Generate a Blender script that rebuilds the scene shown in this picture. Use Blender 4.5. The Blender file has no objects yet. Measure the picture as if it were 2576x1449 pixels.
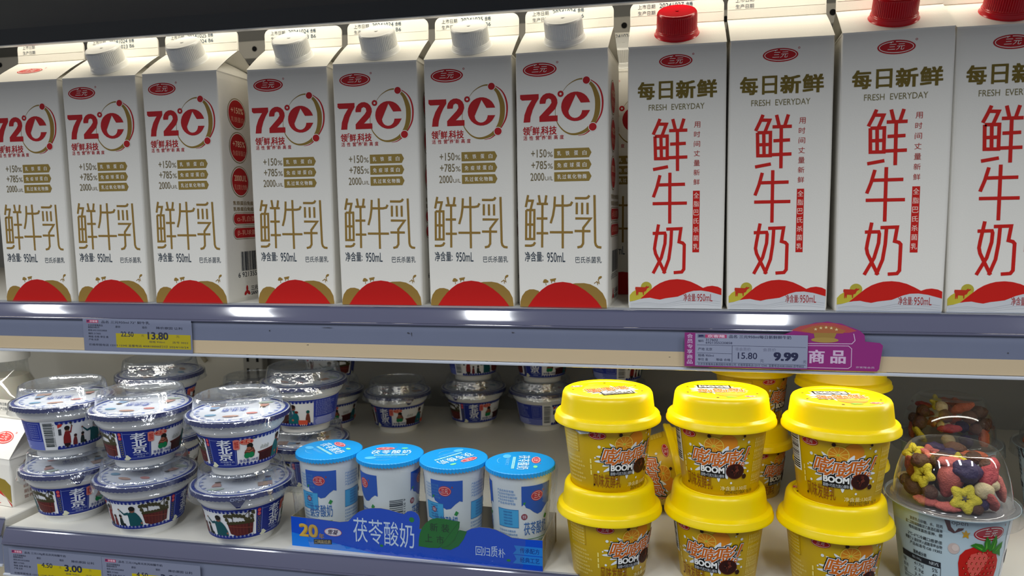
import bpy, bmesh, math, random
from mathutils import Vector, Matrix, noise
from mathutils.geometry import tessellate_polygon
PI = math.pi
S = bpy.context.scene
C = S.collection
rnd = random.Random(7)

# ------------------------------------------------------------------ camera
cd = bpy.data.cameras.new('camera')
cam = bpy.data.objects.new('camera', cd)
C.objects.link(cam)
CP = (0.1257, -0.5821, 0.0757); YAW, PIT, ROL, FPX = 0.2081, 0.1010, -0.0140, 1907.7
F = Vector((-math.sin(YAW)*math.cos(PIT), math.cos(YAW)*math.cos(PIT), -math.sin(PIT)))
R0 = Vector((math.cos(YAW), math.sin(YAW), 0)); U0 = R0.cross(F)
RR = R0*math.cos(ROL)+U0*math.sin(ROL); UU = -R0*math.sin(ROL)+U0*math.cos(ROL)
M = Matrix((RR, UU, -F)).transposed().to_4x4(); M.translation = Vector(CP)
cam.matrix_world = M
cd.sensor_width = 36; cd.lens = FPX/2576*36; cd.clip_start = 0.01
cd.dof.use_dof = True; cd.dof.focus_distance = 0.60; cd.dof.aperture_fstop = 12.0
S.camera = cam

# ------------------------------------------------------------------ world, lights, exposure
W = bpy.data.worlds.new('room'); S.world = W; W.use_nodes = True
W.node_tree.nodes['Background'].inputs[0].default_value = (0.74, 0.78, 0.88, 1)
W.node_tree.nodes['Background'].inputs[1].default_value = 0.22
S.view_settings.view_transform = 'Standard'; S.view_settings.look = 'None'
S.view_settings.exposure = 0.10; S.view_settings.gamma = 1; S.view_settings.use_curve_mapping = False
S.cycles.use_denoising = True
S.cycles.max_bounces = 12; S.cycles.transparent_max_bounces = 40; S.cycles.caustics_reflective = False
S.cycles.caustics_refractive = False; S.cycles.sample_clamp_indirect = 4.0

def area(name, loc, target, sx, sy, power, col):
    l = bpy.data.lights.new(name, 'AREA'); l.shape = 'RECTANGLE'; l.size = sx; l.size_y = sy
    l.energy = power; l.color = col
    o = bpy.data.objects.new(name, l); C.objects.link(o); o.location = loc
    o.rotation_euler = (Vector(target)-Vector(loc)).to_track_quat('-Z', 'Y').to_euler()
    return o
# shop ceiling lights behind the camera (their reflections sit on the glossy price rail)
for lx in (-2.04, -1.235, -0.428, 0.381, 1.19):
    area('ceiling_panel_light', (lx, -1.19, 1.21), (lx, -0.05, 0.0), 0.135, 0.7, 7.4, (0.95, 0.98, 1.0))
area('added_rear_fill', (-0.05, 0.240, 0.405), (-0.05, 0.42, 0.25), 1.5, 0.014, 0.42, (1.0, 0.92, 0.78))  # unseen fill lamp, added to brighten the back wall
# strip lights of the cooler: above the cartons and under the upper shelf
area('strip_light_upper', (-0.05, 0.013, 0.262), (-0.05, 0.120, 0.100), 1.5, 0.014, 0.95, (1.0, 0.92, 0.76))
area('strip_light_lower', (-0.05, 0.010, -0.041), (-0.05, 0.035, -0.3), 1.5, 0.014, 0.90, (1.0, 0.96, 0.86))

# ------------------------------------------------------------------ materials
def lin(h):
    if isinstance(h, tuple): return h
    h = h.lstrip('#'); r = []
    for i in (0, 2, 4):
        c = int(h[i:i+2], 16)/255
        r.append(c/12.92 if c <= 0.04045 else ((c+0.055)/1.055)**2.4)
    return tuple(r)
_m = {}
def mat(name, col, rough=0.45, metal=0.0, spec=0.5, bump=0.0, bscale=400, var=0.0, vscale=20, trans=0.0, sss=0.0, coat=0.0):
    key = name
    if key in _m: return _m[key]
    m = bpy.data.materials.new(name); m.use_nodes = True; nt = m.node_tree
    b = nt.nodes['Principled BSDF']; c = lin(col)
    b.inputs['Base Color'].default_value = (*c, 1); b.inputs['Roughness'].default_value = rough
    b.inputs['Metallic'].default_value = metal; b.inputs['Specular IOR Level'].default_value = spec
    b.inputs['Transmission Weight'].default_value = trans; b.inputs['Coat Weight'].default_value = coat
    if sss: b.inputs['Subsurface Weight'].default_value = sss; b.inputs['Subsurface Scale'].default_value = 0.004
    if bump or var:
        tc = nt.nodes.new('ShaderNodeTexCoord')
    if bump:
        n = nt.nodes.new('ShaderNodeTexNoise'); n.inputs['Scale'].default_value = bscale; n.inputs['Detail'].default_value = 4
        nt.links.new(tc.outputs['Object'], n.inputs['Vector'])
        bp = nt.nodes.new('ShaderNodeBump'); bp.inputs['Strength'].default_value = bump; bp.inputs['Distance'].default_value = 0.0012 if name.startswith('cereal') else 0.0004
        nt.links.new(n.outputs[0], bp.inputs['Height']); nt.links.new(bp.outputs[0], b.inputs['Normal'])
    if var:
        n = nt.nodes.new('ShaderNodeTexNoise'); n.inputs['Scale'].default_value = vscale; n.inputs['Detail'].default_value = 5
        nt.links.new(tc.outputs['Object'], n.inputs['Vector'])
        mx = nt.nodes.new('ShaderNodeMix'); mx.data_type = 'RGBA'
        mx.inputs['A'].default_value = (*[x*(1-var) for x in c], 1); mx.inputs['B'].default_value = (*[min(1, x*(1+var)) for x in c], 1)
        nt.links.new(n.outputs[0], mx.inputs['Factor']); nt.links.new(mx.outputs['Result'], b.inputs['Base Color'])
    _m[key] = m
    return m
def ink(h, rough=0.5):
    return mat('ink_%s' % h.lstrip('#'), h, rough, spec=0.3)
def clear(name, tint=(0.97, 0.98, 0.98), rough=0.04, k=1.0, wr=0.0, wscale=60):
    if name in _m: return _m[name]
    m = bpy.data.materials.new(name); m.use_nodes = True; nt = m.node_tree; nt.nodes.clear()
    out = nt.nodes.new('ShaderNodeOutputMaterial'); mx = nt.nodes.new('ShaderNodeMixShader')
    t = nt.nodes.new('ShaderNodeBsdfTransparent'); t.inputs[0].default_value = (*tint, 1)
    g = nt.nodes.new('ShaderNodeBsdfGlossy'); g.inputs['Roughness'].default_value = rough; g.inputs['Color'].default_value = (0.95, 0.97, 1, 1)
    f = nt.nodes.new('ShaderNodeLayerWeight'); f.inputs['Blend'].default_value = 0.5
    pw = nt.nodes.new('ShaderNodeMath'); pw.operation = 'POWER'; pw.inputs[1].default_value = 3.6
    nt.links.new(f.outputs['Facing'], pw.inputs[0])
    mu = nt.nodes.new('ShaderNodeMath'); mu.operation = 'MULTIPLY_ADD'; mu.use_clamp = True; mu.inputs[1].default_value = 0.75; mu.inputs[2].default_value = 0.045*k
    nt.links.new(pw.outputs[0], mu.inputs[0]); nt.links.new(mu.outputs[0], mx.inputs[0])
    nt.links.new(t.outputs[0], mx.inputs[1]); nt.links.new(g.outputs[0], mx.inputs[2]); nt.links.new(mx.outputs[0], out.inputs[0])
    if wr:
        tc = nt.nodes.new('ShaderNodeTexCoord')
        n = nt.nodes.new('ShaderNodeTexNoise'); n.inputs['Scale'].default_value = wscale; n.inputs['Detail'].default_value = 3
        nt.links.new(tc.outputs['Object'], n.inputs['Vector'])
        bp = nt.nodes.new('ShaderNodeBump'); bp.inputs['Strength'].default_value = wr; bp.inputs['Distance'].default_value = 0.002
        nt.links.new(n.outputs[0], bp.inputs['Height']); nt.links.new(bp.outputs[0], g.inputs['Normal']); nt.links.new(bp.outputs[0], f.inputs['Normal'])
    _m[name] = m
    return m

BOARD = mat('carton_board', '#ece9e0', 0.42, bump=0.25, bscale=900, spec=0.4)
WPLAST = mat('white_plastic', '#f2f2ee', 0.32)
BOWLW = mat('bowl_white', '#eeeeea', 0.28)
REDP = mat('red_plastic', '#cc0a1c', 0.25, sss=0.1)
YEL = mat('yellow_plastic', '#f6d800', 0.30, sss=0.15)
YELL = mat('yellow_label', '#d6b000', 0.35)
STEEL = mat('shelf_metal', '#a9a8a2', 0.5, var=0.08, vscale=9)
SHELFW = mat('shelf_white', '#dcdad2', 0.45, var=0.05, vscale=14)
DOME = clear('clear_dome', k=1.6, rough=0.05)
DOMEW = clear('clear_lid', (0.93, 0.95, 0.97), k=4.0, rough=0.12, wr=0.6, wscale=110)
FILM = clear('shrink_film', (0.975, 0.985, 0.985), k=1.8, rough=0.10, wr=1.0, wscale=70)

# ------------------------------------------------------------------ object helpers
def tag(o, label=None, cat=None, group=None, kind=None):
    if label: o['label'] = label
    if cat: o['category'] = cat
    if group: o['group'] = group
    if kind: o['kind'] = kind
    return o
def thing(name, label, cat, loc=(0, 0, 0), rz=0, group=None, rot=None):
    o = bpy.data.objects.new(name, None); C.objects.link(o); o.location = loc
    o.rotation_euler = rot if rot else (0, 0, rz); o.empty_display_size = 0.02
    return tag(o, label, cat, group)
def obj(name, bm, mats, parent=None, smooth=None):
    me = bpy.data.meshes.new(name)
    if smooth is not None:
        for f in bm.faces: f.smooth = True
    bm.normal_update(); bm.to_mesh(me); bm.free()
    for m in (mats if isinstance(mats, (list, tuple)) else [mats]): me.materials.append(m)
    if smooth is not None: me.set_sharp_from_angle(angle=math.radians(smooth))
    o = bpy.data.objects.new(name, me); C.objects.link(o)
    if parent: o.parent = parent
    return o
def copy_part(o, parent):
    c = o.copy(); C.objects.link(c); c.parent = parent
    for k in list(c.keys()):
        if k in ('label', 'category', 'group'): pass
    for ch in o.children: copy_part(ch, c)
    return c
def copy_thing(o, loc, rz, label, rot=None):
    r = o.copy(); C.objects.link(r); r.location = loc; r.rotation_euler = rot if rot else (0, 0, rz); r['label'] = label
    for ch in o.children: copy_part(ch, r)
    return r
def box(bm, x0, x1, y0, y1, z0, z1, mi=0):
    vs = [bm.verts.new(p) for p in ((x0,y0,z0),(x1,y0,z0),(x1,y1,z0),(x0,y1,z0),(x0,y0,z1),(x1,y0,z1),(x1,y1,z1),(x0,y1,z1))]
    fs = []
    for q in ((0,3,2,1),(4,5,6,7),(0,1,5,4),(1,2,6,5),(2,3,7,6),(3,0,4,7)):
        f = bm.faces.new([vs[i] for i in q]); f.material_index = mi; fs.append(f)
    return vs, fs
def bevel(bm, w, seg=2, edges=None):
    bmesh.ops.bevel(bm, geom=edges or bm.edges[:], offset=w, segments=seg, affect='EDGES', profile=0.5)
def revolve(bm, prof, n=64, mi=0, rf=None, close=False):
    """prof: list of (r, z); rf(i, theta, r, z)->r,z deform"""
    rings = []
    for i, (r, z) in enumerate(prof):
        if r < 1e-6:
            rings.append([bm.verts.new((0, 0, z))]); continue
        ring = []
        for k in range(n):
            t = 2*PI*k/n; rr, zz = (rf(i, t, r, z) if rf else (r, z))
            ring.append(bm.verts.new((rr*math.sin(t), -rr*math.cos(t), zz)))
        rings.append(ring)
    for a, b in zip(rings, rings[1:]):
        for k in range(n):
            k2 = (k+1) % n
            if len(a) == 1 and len(b) == 1: continue
            if len(a) == 1: f = bm.faces.new((a[0], b[k2], b[k]))
            elif len(b) == 1: f = bm.faces.new((a[k], a[k2], b[0]))
            else: f = bm.faces.new((a[k], a[k2], b[k2], b[k]))
            f.material_index = mi
def sweep(bm, pts, r, n=8, mi=0):
    prev = None
    for i, p in enumerate(pts):
        p = Vector(p); d = (Vector(pts[min(i+1, len(pts)-1)])-Vector(pts[max(i-1, 0)])).normalized()
        a = d.orthogonal().normalized() if prev is None else (prev-d*prev.dot(d)).normalized()
        prev = a; b = d.cross(a)
        ring = [bm.verts.new(p+(a*math.cos(2*PI*k/n)+b*math.sin(2*PI*k/n))*r) for k in range(n)]
        if i:
            for k in range(n):
                bm.faces.new((last[k], last[(k+1) % n], ring[(k+1) % n], ring[k])).material_index = mi
        last = ring

# ------------------------------------------------------------------ printing: flat artwork mapped onto surfaces
_tc = {}
def text_mesh(s, bold=0.0, shear=0.0, space=1.0):
    key = (s, bold, shear, space)
    if key in _tc: return _tc[key]
    cu = bpy.data.curves.new('t', 'FONT'); cu.body = s; cu.size = 1.0; cu.offset = bold; cu.shear = shear
    cu.resolution_u = 3; cu.space_character = space
    cu.offset = 0.0
    o = bpy.data.objects.new('t', cu); C.objects.link(o)
    dg = bpy.context.evaluated_depsgraph_get(); dg.update(); e = o.evaluated_get(dg); me = e.to_mesh()
    vs = [(v.co.x, v.co.y) for v in me.vertices]; fs = [tuple(p.vertices) for p in me.polygons]
    e.to_mesh_clear(); bpy.data.objects.remove(o); bpy.data.curves.remove(cu)
    if not vs: vs = [(0, 0), (1, 0), (0, 1)]
    if bold:      # heavier weight: slightly shifted copies of the outline, filled together
        n = len(vs); v2 = []; f2 = []
        for j, (dx, dy) in enumerate(((-1,-.7),(1,-.7),(1,.7),(-1,.7))):
            v2 += [(x+dx*bold, y+dy*bold, j*0.16) for x, y in vs]; f2 += [tuple(i+j*n for i in f) for f in fs]
        vs, fs = v2, f2
    x0 = min(v[0] for v in vs); x1 = max(v[0] for v in vs); y0 = min(v[1] for v in vs); y1 = max(v[1] for v in vs)
    x0 = min(v[0] for v in vs); x1 = max(v[0] for v in vs); y0 = min(v[1] for v in vs); y1 = max(v[1] for v in vs)
    r = ([((v[0]-x0)/max(x1-x0, 1e-6), (v[1]-y0)/max(y1-y0, 1e-6), v[2] if len(v) > 2 else 0.0) for v in vs], fs)
    _tc[key] = r
    return r
class Art:
    def __init__(s): s.items = []
    def add(s, vs, fs, col, L): s.items.append((vs, fs, col, L)); return s
    def text(s, t, x0, y0, x1, y1, col, L=2, bold=0.0, shear=0.0, quad=None, space=1.0, rot=0):
        vs, fs = text_mesh(t, bold, shear, space)
        if rot == 90: vs = [(1-b, a, c) for a, b, c in vs]
        if rot == -90: vs = [(b, 1-a, c) for a, b, c in vs]
        if quad:   # quad = BL, BR, TR, TL
            p = quad
            vs = [tuple((1-a)*(1-b)*p[0][i]+a*(1-b)*p[1][i]+a*b*p[2][i]+(1-a)*b*p[3][i] for i in (0, 1))+(c,) for a, b, c in vs]
        else: vs = [(x0+a*(x1-x0), y0+b*(y1-y0), c) for a, b, c in vs]
        return s.add(vs, fs, col, L)
    def poly(s, pts, col, L=1, holes=()):
        loops = [[Vector((x, y, 0)) for x, y in pts]]+[[Vector((x, y, 0)) for x, y in h] for h in holes]
        fs = tessellate_polygon(loops)
        return s.add([(v.x, v.y) for l in loops for v in l], [tuple(f) for f in fs], col, L)
    def rect(s, x0, y0, x1, y1, col, L=1): return s.add([(x0, y0), (x1, y0), (x1, y1), (x0, y1)], [(0, 1, 2, 3)], col, L)
    def ell(s, cx, cy, rx, ry, col, L=1, n=32, rot=0.0):
        c, d = math.cos(rot), math.sin(rot)
        pts = [(cx+rx*math.cos(2*PI*k/n)*c-ry*math.sin(2*PI*k/n)*d, cy+rx*math.cos(2*PI*k/n)*d+ry*math.sin(2*PI*k/n)*c) for k in range(n)]
        return s.add(pts, [tuple(range(n))], col, L)
    def ring(s, cx, cy, rx, ry, w, col, L=2, n=36, a0=0, a1=360):
        v = []; f = []
        for k in range(n+1):
            t = math.radians(a0+(a1-a0)*k/n)
            v += [(cx+rx*math.cos(t), cy+ry*math.sin(t)), (cx+(rx-w)*math.cos(t), cy+(ry-w)*math.sin(t))]
            if k: f.append((2*k-2, 2*k-1, 2*k+1, 2*k))
        return s.add(v, f, col, L)
    def stroke(s, pts, w, col, L=2, w1=None, ws=None, smooth=False):
        P = [Vector(p) for p in pts]
        if smooth:
            Q = []; WS = []
            for i in range(len(P)-1):
                p0 = P[max(i-1, 0)]; p1 = P[i]; p2 = P[i+1]; p3 = P[min(i+2, len(P)-1)]
                for k in range(5):
                    t = k/5
                    Q.append(0.5*((2*p1)+(p2-p0)*t+(2*p0-5*p1+4*p2-p3)*t*t+(3*p1-p0-3*p2+p3)*t**3))
                    if ws: WS.append(ws[i]*(1-t)+ws[i+1]*t)
            Q.append(P[-1]); P = Q
            if ws: WS.append(ws[-1]); ws = WS
        n = len(P); L_ = []; R_ = []
        for i in range(n):
            a = (P[i]-P[i-1]).normalized() if i else (P[1]-P[0]).normalized()
            b = (P[i+1]-P[i]).normalized() if i < n-1 else a
            t = (a+b); t = t.normalized() if t.length > 1e-6 else a
            nn = Vector((-t.y, t.x)); k = 1/max(0.5, nn.dot(Vector((-a.y, a.x))))
            ww = ws[i] if ws else (w if w1 is None else w+(w1-w)*i/(n-1))
            L_.append(P[i]+nn*ww/2*k); R_.append(P[i]-nn*ww/2*k)
        v = []; f = []
        for i in range(n):
            v += [tuple(L_[i]), tuple(R_[i])]
            if i: f.append((2*i-2, 2*i-1, 2*i+1, 2*i))
        return s.add(v, f, col, L)
    def extend(s, other, fn, dL=0):
        for vs, fs, col, L in other.items: s.add([tuple(fn(*v[:2]))+tuple(v[2:]) for v in vs], fs, col, L+dL)
        return s
def put_art(bm, art, mapf, mats, cut=None, clip=None):
    """append the artwork's faces to bm; mapf(u, v, layer) -> Vector; mats: list that grows"""
    for idx, (vs, fs, col, L) in enumerate(art.items):
        L = L+(idx % 13)*0.05
        m = ink(col)
        if m not in mats: mats.append(m)
        mi = mats.index(m)
        t = bmesh.new(); bv = [t.verts.new((v[0], v[1], v[2] if len(v) > 2 else 0)) for v in vs]
        for f in fs:
            try: t.faces.new([bv[i] for i in f])
            except ValueError: pass
        if cut:
            us = [v[0] for v in vs]; k = math.floor(min(us)/cut)+1
            while k*cut < max(us):
                bmesh.ops.bisect_plane(t, geom=t.verts[:]+t.edges[:]+t.faces[:], plane_co=(k*cut, 0, 0), plane_no=(1, 0, 0)); k += 1
        if clip:
            for co, no in clip:
                bmesh.ops.bisect_plane(t, geom=t.verts[:]+t.edges[:]+t.faces[:], plane_co=co, plane_no=no, clear_outer=True)
        mp = {v: bm.verts.new(mapf(v.co.x, v.co.y, L+v.co.z)) for v in t.verts}
        for f in t.faces:
            try: bm.faces.new([mp[v] for v in f.verts]).material_index = mi
            except ValueError: pass
        t.free()
LH = 0.00006
def plane_map(o, eu, ev, n):   # units mm
    o, eu, ev, n = map(Vector, (o, eu, ev, n))
    return lambda u, v, L: o+eu*(u*0.001)+ev*(v*0.001)+n*(LH*(L+1))
def cone_map(prof, rot=0.0):   # u in degrees, v in mm; prof = [(r0, z0), (r1, z1)]
    (r0, z0), (r1, z1) = prof; k = (r1-r0)/(z1-z0)
    def f(u, v, L):
        z = v*0.001; r = r0+(z-z0)*k+LH*1.6*(L+1)+0.00003; t = math.radians(u+rot)
        return Vector((r*math.sin(t), -r*math.cos(t), z))
    return f

RED, GOLD, NAVY, WH = '#b8141c', '#93762f', '#273650', '#f1eee6'
def logo_art(cx, cy, w, h, red=RED, L=1, white=WH):
    a = Art(); a.ell(cx, cy, w/2, h/2, red, L); 
    a.ring(cx-w*0.0, cy, w*0.455, h*0.41, h*0.05, white, L+1, a0=100, a1=240)
    a.ring(cx, cy, w*0.455, h*0.41, h*0.05, white, L+1, a0=-150+30, a1=60)
    a.ring(cx, cy, w*0.455, h*0.41, h*0.05, white, L+1, a0=60, a1=92)
    a.ell(cx-w*0.14, cy+h*0.33, h*0.045, h*0.045, white, L+2, 10)
    a.text('三元', cx-w*0.23, cy-h*0.20, cx+w*0.22, cy+h*0.22, white, L+2, bold=0.0, shear=0.25)
    a.ring(cx+w*0.52, cy+h*0.46, h*0.075, h*0.075, h*0.03, red, L, 14)
    return a

# ------------------------------------------------------------------ 72 degree carton artwork (mm on the 70 x 195.5 front)
A_XIAN = [[(8.4,87.9),(6.4,78.7)],[(7.5,83.6),(12.0,83.5),(10.2,76.6)],[(6.8,76.4),(13.2,76.3),(12.8,53.9),(6.3,53.9),(6.8,76.4)],[(10.0,76.4),(9.5,53.9)],[(6.5,65.2),(13.0,65.1)],[(5.3,48.8),(10.1,48.7),(12.2,49.4),(13.5,51.4)],[(16.8,87.7),(17.7,81.0)],[(22.7,87.5),(21.7,81.0)],[(15.1,81.1),(23.9,80.9)],[(14.9,69.8),(23.4,69.7)],[(14.7,58.4),(23.9,58.3)],[(19.6,81.0),(19.0,47.3)]]
A_NIU = [[(29.4,86.4),(28.9,78.3),(27.8,72),(25.9,66.0)],[(29.0,79.6),(38.7,79.4),(41.5,79.9),(42.8,82.2)],[(25.2,59.1),(43.2,58.9)],[(35.4,87.5),(35.2,46.6)]]
A_RU = [[(44.9,84.9),(53.2,84.7),(54.8,85.2),(55.9,86.8)],[(46.3,81.5),(46.2,72.7)],[(50.4,81.4),(50.4,72.6)],[(54.5,81.3),(54.5,72.5)],[(45.1,69.5),(56.8,69.3),(51.2,62.3),(51.0,50.2),(49.6,48.0),(46.6,47.3)],[(44.5,59.9),(56.7,59.7)],[(59.8,87.0),(60.3,51.1),(60.9,48.9),(62.3,47.6),(65.0,47.2)]]
def front72(with_logo=True):
    a = Art(); R = RED; G = GOLD
    if with_logo: a.extend(logo_art(18.5, 182.3, 26, 10.4), lambda x, y: (x, y))
    # 7 2
    a.poly([(3.2,164.2),(17.6,164.2),(17.6,160.8),(15.2,157.2),(12.9,152.6),(11.2,147.4),(10.7,143.3),(5.6,143.3),(6.4,149.0),(8.6,154.6),(11.0,158.3),(12.2,159.9),(4.6,159.9),(3.2,161.2)], R, 2)
    two = [(18.3,156.8)]
    for k in range(0, 11):
        t = math.radians(172-k*22.5); two.append((25.1+6.9*math.cos(t), 157.7+6.9*math.sin(t)))
    two = two[:11]+[(30.3,152.6),(25.0,147.6),(32.0,147.6),(32.0,143.3),(18.0,143.3),(18.0,147.2),(25.8,154.9),(27.4,157.2),(27.0,159.7),(25.2,160.7),(23.4,159.8),(22.7,156.8)]
    a.poly(two, R, 2)
    a.ring(34.4, 163.5, 2.3, 2.3, 1.4, R, 3)
    cp = []
    for k in range(0, 25):
        t = math.radians(13+k*(334/24)); cp.append((45.8+11.0*math.cos(t), 153.7+10.9*math.sin(t)))
    cp = [p for p in cp]
    inner = [(50.6,150.6)]
    for k in range(0, 9):
        t = math.radians(-10-k*21); inner.append((45.4+5.2*math.cos(t), 150.6+5.5*math.sin(t)))
    cp = [(56.6,156.3)]+cp[1:-1]+[(56.6,150.5)]+inner+[(45.9,162.6),(49.7,156.3)]
    a.poly(cp, R, 3)
    ob = [(34.9,164.0),(36.4,165.7),(39.7,169.5),(44.7,172.6),(49.7,173.8),(53.9,172.6),(58.5,168.4),(61.4,161.7),(62.3,156.1),(61.8,148.6),(59.4,142.1),(54.6,136.4),(48.6,133.6),(42.6,133.2),(37.5,135.3),(33.5,139.3),(31.3,143.2),(30.3,148.1),(30.4,152.8)]
    a.stroke(ob, 1, G, 1, ws=[.15,.2,.35,.7,1.0,1.6,2.6,3.6,3.9,3.8,3.2,2.6,1.9,1.3,1.0,.8,.6,.35,.25], smooth=True)
    a.stroke([(56.2,173.3),(61.5,169.3),(64.6,164.0),(66.0,156.9),(65.2,148.7),(62.1,142.3),(59.6,139.2)], 1, R, 1, ws=[.4,.9,1.2,1.3,1.2,.9,.6], smooth=True)
    a.stroke([(57.0,135.9),(52.6,132.9),(47.6,131.9)], 1, R, 1, ws=[.9,.6,.2], smooth=True)
    for x, y, r in ((53.9,172.6,2.7),(58.6,138.0,2.9)):
        a.ell(x, y, r+.5, r+.5, WH, 3, 20); a.ell(x, y, r, r, R, 4, 20)
    a.text('领', 4.9,133.4,10.6,139.9, R, 2, .02); a.text('「', 11.0,136.6,12.6,140.2, R, 2, .02); a.text('鲜', 12.4,133.4,18.0,139.7, R, 2, .02); a.text('」', 17.9,132.2,19.3,135.4, R, 2, .02); a.text('科技', 19.3,133.4,31.2,139.9, R, 2, .02)
    for i, ch in enumerate('活性营养新高度'):
        x = (5.3,10.0,14.8,19.6,24.4,29.0,33.6)[i]; a.text(ch, x, 129.7, x+3.0, 133.0, R, 2, .01)
    a.text('+', 22.8, 131.7, 24.0, 132.9, R, 2)
    K = '#7c6f4e'
    for (s, u, y0, y1, x0, xm, t) in (('+150','%',116.4,122.5,11.2,23.3,'乳铁蛋白'),('+785','%',107.5,113.7,11.3,23.4,'免疫球蛋白'),('2000','U/L',98.7,104.7,10.4,21.2,'乳过氧化物酶')):
        a.text(s, x0, y0, xm, y1, K, 2, .004); a.text(u, xm+.6, y0+.2, 28.0, y0+(4.2 if u == '%' else 3.2), K, 2)
        a.poly([(29.0,y0-.9),(55.7,y0-.9),(57.6,y0+2.7),(55.7,y1+.2),(29.0,y1+.2)], '#957d3a', 1)
        n = len(t); x0_, x1_ = 31.4, 53.9; cw = 3.1
        for i, ch in enumerate(t):
            xx = x0_+(x1_-cw-x0_)*i/(n-1); a.text(ch, xx, y0+.9, xx+cw, y0+4.4, WH, 2, .012)
    for st in A_XIAN+A_NIU+A_RU: a.stroke(st, 1.75, '#957636', 2)
    N = '#36424f'
    a.text('净含量:', 5.2, 36.3, 19.8, 44.1, N, 2, .008); a.text('950mL', 22.8, 35.9, 37.1, 43.5, N, 2, .002)
    a.text('巴氏杀菌乳', 45.1, 35.3, 65.2, 40.2, N, 2)
    a.poly([(.9,.3),(1.0,4.5),(2.4,9.0),(5.2,12.8),(8.5,14.4),(12.0,14.5),(15.8,13.4),(17.5,11),(17.5,.3)], '#957636', 1)
    a.poly([(40,.3),(40,18.6),(45,19.6),(51.6,19.8),(56.5,18.9),(61.5,16.4),(66.0,12.2),(68.6,7.0),(69.4,.3)], '#957636', 1)
    a.poly([(6.8,.3),(8.5,2.7),(11,6.4),(14.5,10.6),(18.5,14.4),(23.0,17.6),(28.5,19.8),(35.0,20.6),(41.0,19.8),(46.5,17.8),(52.5,14.2),(57.5,10.2),(61.6,6.0),(65.8,.3)], '#be120e', 3)
    g = '#957636'   # little tree, cow and sprout
    a.ell(21.3,21.2,1.6,1.4,g,2,12); a.ell(22.6,20.8,1.2,1.0,g,2,10); a.ell(20.4,20.4,1.1,.8,g,2,10); a.stroke([(21.6,20.4),(21.8,17.8)],.5,g,2)
    a.poly([(25.0,22.6),(29.6,23.4),(29.8,22.8),(29.0,21.6),(28.9,20.2),(28.5,20.2),(28.2,21.1),(26.6,20.9),(26.4,19.4),(26.0,19.4),(25.8,21.0),(25.2,21.6)],g,2)
    a.stroke([(59.4,19.6),(61.6,21.2),(62.2,18.4)],.5,g,2); a.stroke([(61.6,21.0),(63.4,19.6),(62.6,22.6),(64.2,24.0)],.7,g,2); a.ell(64.0,24.2,1.6,.9,g,2,12,rot=.6)
    return a
def side72():
    a = Art(); Rd = '#b51a1e'; g = '#8b7546'
    for y, s, t in ((162.5,'+150%','乳铁蛋白'),(133.8,'+785%','免疫球蛋白'),(104.5,'2000U/L','乳过氧化物酶')):
        a.ell(26.5,y,14.2,13.4,g,1); a.ell(26.5,y,13.5,12.7,WH,2); a.ell(26.5,y,12.7,11.9,Rd,3)
        a.text(s,17.5,y+.5,36.5,y+5.6,'#f3cfae',4,.01); a.text(t,17.0,y-7,36.5,y-2.4,'#e7a08a',4)
    for y in (86.2,81.0): a.text('乳铁蛋白免疫球蛋白',14,y-2.0,62,y+1.6,g,2,.01)
    for y, s in ((72.3,'α-乳白蛋白'),(60.0,'β-乳球蛋白')):
        for d, c, L in ((5.4,g,1),(4.9,WH,2),(4.3,Rd,3)):
            a.rect(18,y-d,58,y+d,c,L); a.ell(18,y,d,d,c,L,24); a.ell(58,y,d,d,c,L,24)
        a.text(s,19,y-2.5,55,y+2.5,'#f3b09a',4)
    x = 22.8; r2 = random.Random(3)
    while x < 60:
        w = r2.choice((.35,.7,1.0)); a.rect(x,26.5,x+w,43.5,'#1d2433',2); x += w+r2.choice((.35,.6,.9))
    a.text('6 921355 22',17.5,21.0,58,25.4,'#1d2433',2)
    for k in range(3):
        t = PI/2+k*2*PI/3; a.ell(30.5+2.5*math.cos(t),8+2.5*math.sin(t),2.9,1.6,Rd,2,14,rot=t)
    a.text('三元食品',37,8,60,12.4,'#3b3b44',2,.02); a.text('SANYUAN',37,4.0,60,7.2,'#3b3b44',2,.02)
    return a
# red "fresh everyday" carton
B_XIAN = [[(23.2,142.3),(21.3,137.5),(18.3,131.0)],[(21.9,138.6),(27.8,138.3),(24.7,130.0)],[(19.6,129.7),(28.5,129.6),(28.6,113.1),(20.1,113.2),(19.6,129.7)],[(23.9,129.5),(24.4,113.3)],[(19.6,121.0),(28.7,121.1)],[(18.3,105.2),(29.2,107.1)],[(32.4,141.9),(34.4,133.8)],[(40.4,141.9),(38.1,133.8)],[(29.8,133.5),(42.9,133.5)],[(30.6,123.6),(41.9,123.9)],[(29.6,113.7),(43.1,113.9)],[(35.8,133.4),(36.1,103.8)]]
B_NIU = [[(23.4,100.9),(21.2,92.0),(18.6,84.6)],[(21.9,93.7),(41.6,93.9)],[(18.1,79.8),(43.1,79.9)],[(30.6,102.6),(30.7,64.8)]]
B_NAI = [[(22.5,64.2),(20.2,50.5),(19.6,46.0),(20.4,42.2),(24.2,34.2),(27.5,27.3)],[(18.2,57.5),(27.1,57.7),(27.6,56.2),(27.3,49.8),(24.7,39.2),(18.6,27.2)],[(28.2,60.6),(38.9,60.9),(37.6,51.0),(40.3,50.2),(41.5,48.8),(41.3,30.4),(39.8,28.3),(33.9,27.8)],[(32.1,60.3),(31.6,49.0),(30.2,38),(26.4,27.2)]]
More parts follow.
